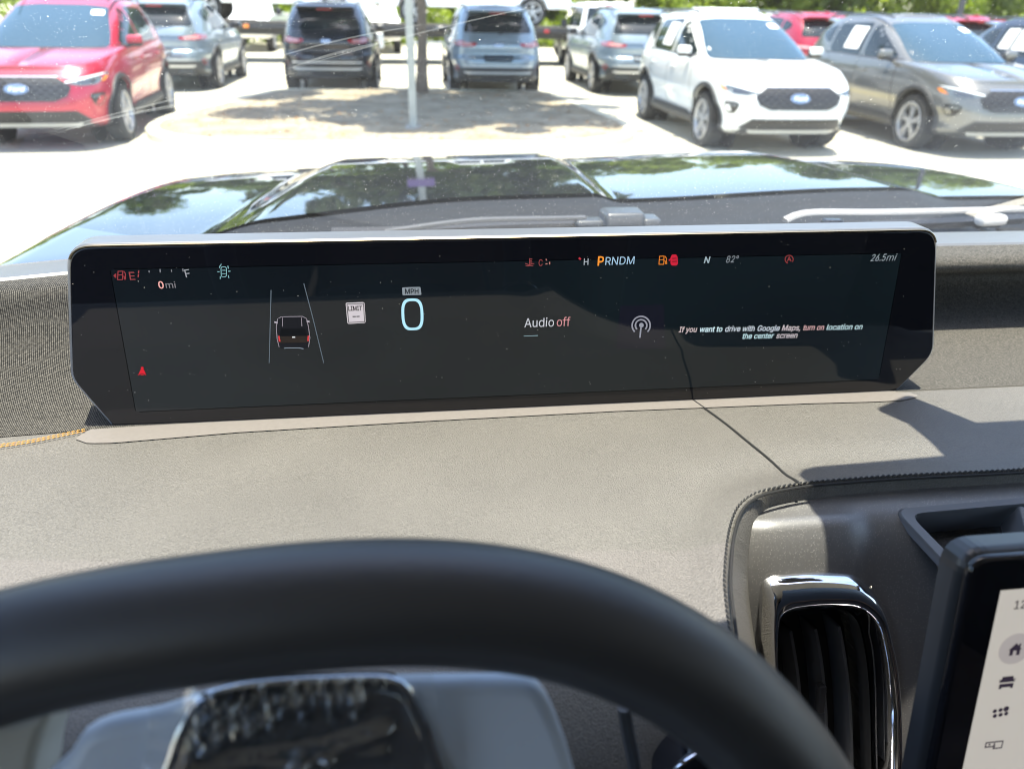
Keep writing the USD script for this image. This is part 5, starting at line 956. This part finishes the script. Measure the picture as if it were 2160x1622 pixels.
# more parked vehicles
pickup('white pickup cab seen between the white and the grey crossover', P_white2, (8.3, 21.0, 0), 0, size=.90)
pickup('white pickup whose roof shows above the grey crossover', P_white2, (10.6, 21.4, 0), 0, size=.88)
pickup('white pickup roof right of the grey crossover, behind a red roof', P_white2, (14.9, 22.0, 0), 0, size=.88)
pickup('white pickup seen over the roof of the half hidden blue-grey car', P_white2, (5.9, 24.4, 0), 0, size=.94)
pickup('white pickup far back under the left end of the trailer', P_white2, (-5.6, 32.5, 0), 180)
pickup('white pickup far back in the gap right of the black car', P_white2, (-1.1, 32.5, 0), 180)
pickup('white pickup parked left of the trailer behind the red crossover', P_white2, (-9.4, 27.5, 0), 0)
LP = thing('lamp_post', 'dark thin post standing before the trees at the far right', 'lamp post', (16.9, 23.6, 0))
obj('post', tube(np.column_stack([np.zeros(8), np.zeros(8), np.linspace(0, 6.5, 8)]), np.linspace(.11, .07, 8), 10), M_frame, LP); obj('lamp_head', rbox([-.35, 0, 6.5], [.8, .3, .12], .04), M_frame, LP); obj('foot', trimesh.creation.cylinder(.22, .5, transform=trimesh.transformations.translation_matrix([0, 0, .25])), M_kerb, LP)
VG = [('tall yellow-green tree behind the grey crossover', 12.5, 40, 3.4, 7.0, 1, 21), ('dark leafy tree behind the white crossover', 8.0, 42, 3.8, 7.5, 2, 22), ('broad green tree above the half hidden blue-grey car', 4.3, 44, 3.8, 6.8, 0, 23), ('tall dark tree behind the trailer wheels', -.5, 48, 4.0, 8.5, 2, 24),
      ('yellow-green tree behind the tree trunk and pole', -4.8, 46, 3.8, 7.2, 1, 25), ('wide green tree behind the left end of the trailer', -9.6, 47, 4.2, 8, 0, 26), ('tall tree behind the red crossover', -15, 45, 4.2, 8.5, 2, 27), ('round bushy tree far left of the lot', -21, 46, 4.6, 8, 1, 28),
      ('bright bushy tree above the dark blue crossover', 17.2, 41, 3.8, 7, 1, 29), ('dark tree at the far right behind the thin post', 22.5, 40, 4.2, 7.8, 2, 30), ('green tree at the far right end of the row', 28, 42, 4.6, 8, 0, 31), ('last bushy tree of the row on the right', 34, 45, 4.6, 8.5, 1, 32)]
for lb, x_, y_, R_, H_, k_, sd in VG: tree('roadside_tree', lb, (x_, y_, 0), R_, H_, .5, 6500, .26, M_leaf[k_], sd, .20, group='trees behind the lot')
# low scrub along the lot's far edge, one mass
rng = np.random.default_rng(41); ms = []
for k in range(26):
    c_, _ = crown_mesh(100 + k, rng.uniform(1.3, 2.1), rng.uniform(1.6, 3.4), -.2, 900, .17); c_.apply_translation([-32 + k * 2.7 + rng.uniform(-.6, .6), rng.uniform(35.5, 38), 0]); ms.append(c_)
tag(stage.GetPrimAtPath(obj('scrub', cat_mesh(ms), M_leaf[1], smooth=False)), 'bright yellow-green scrub along the far edge of the lot', 'shrubs', kind='stuff')
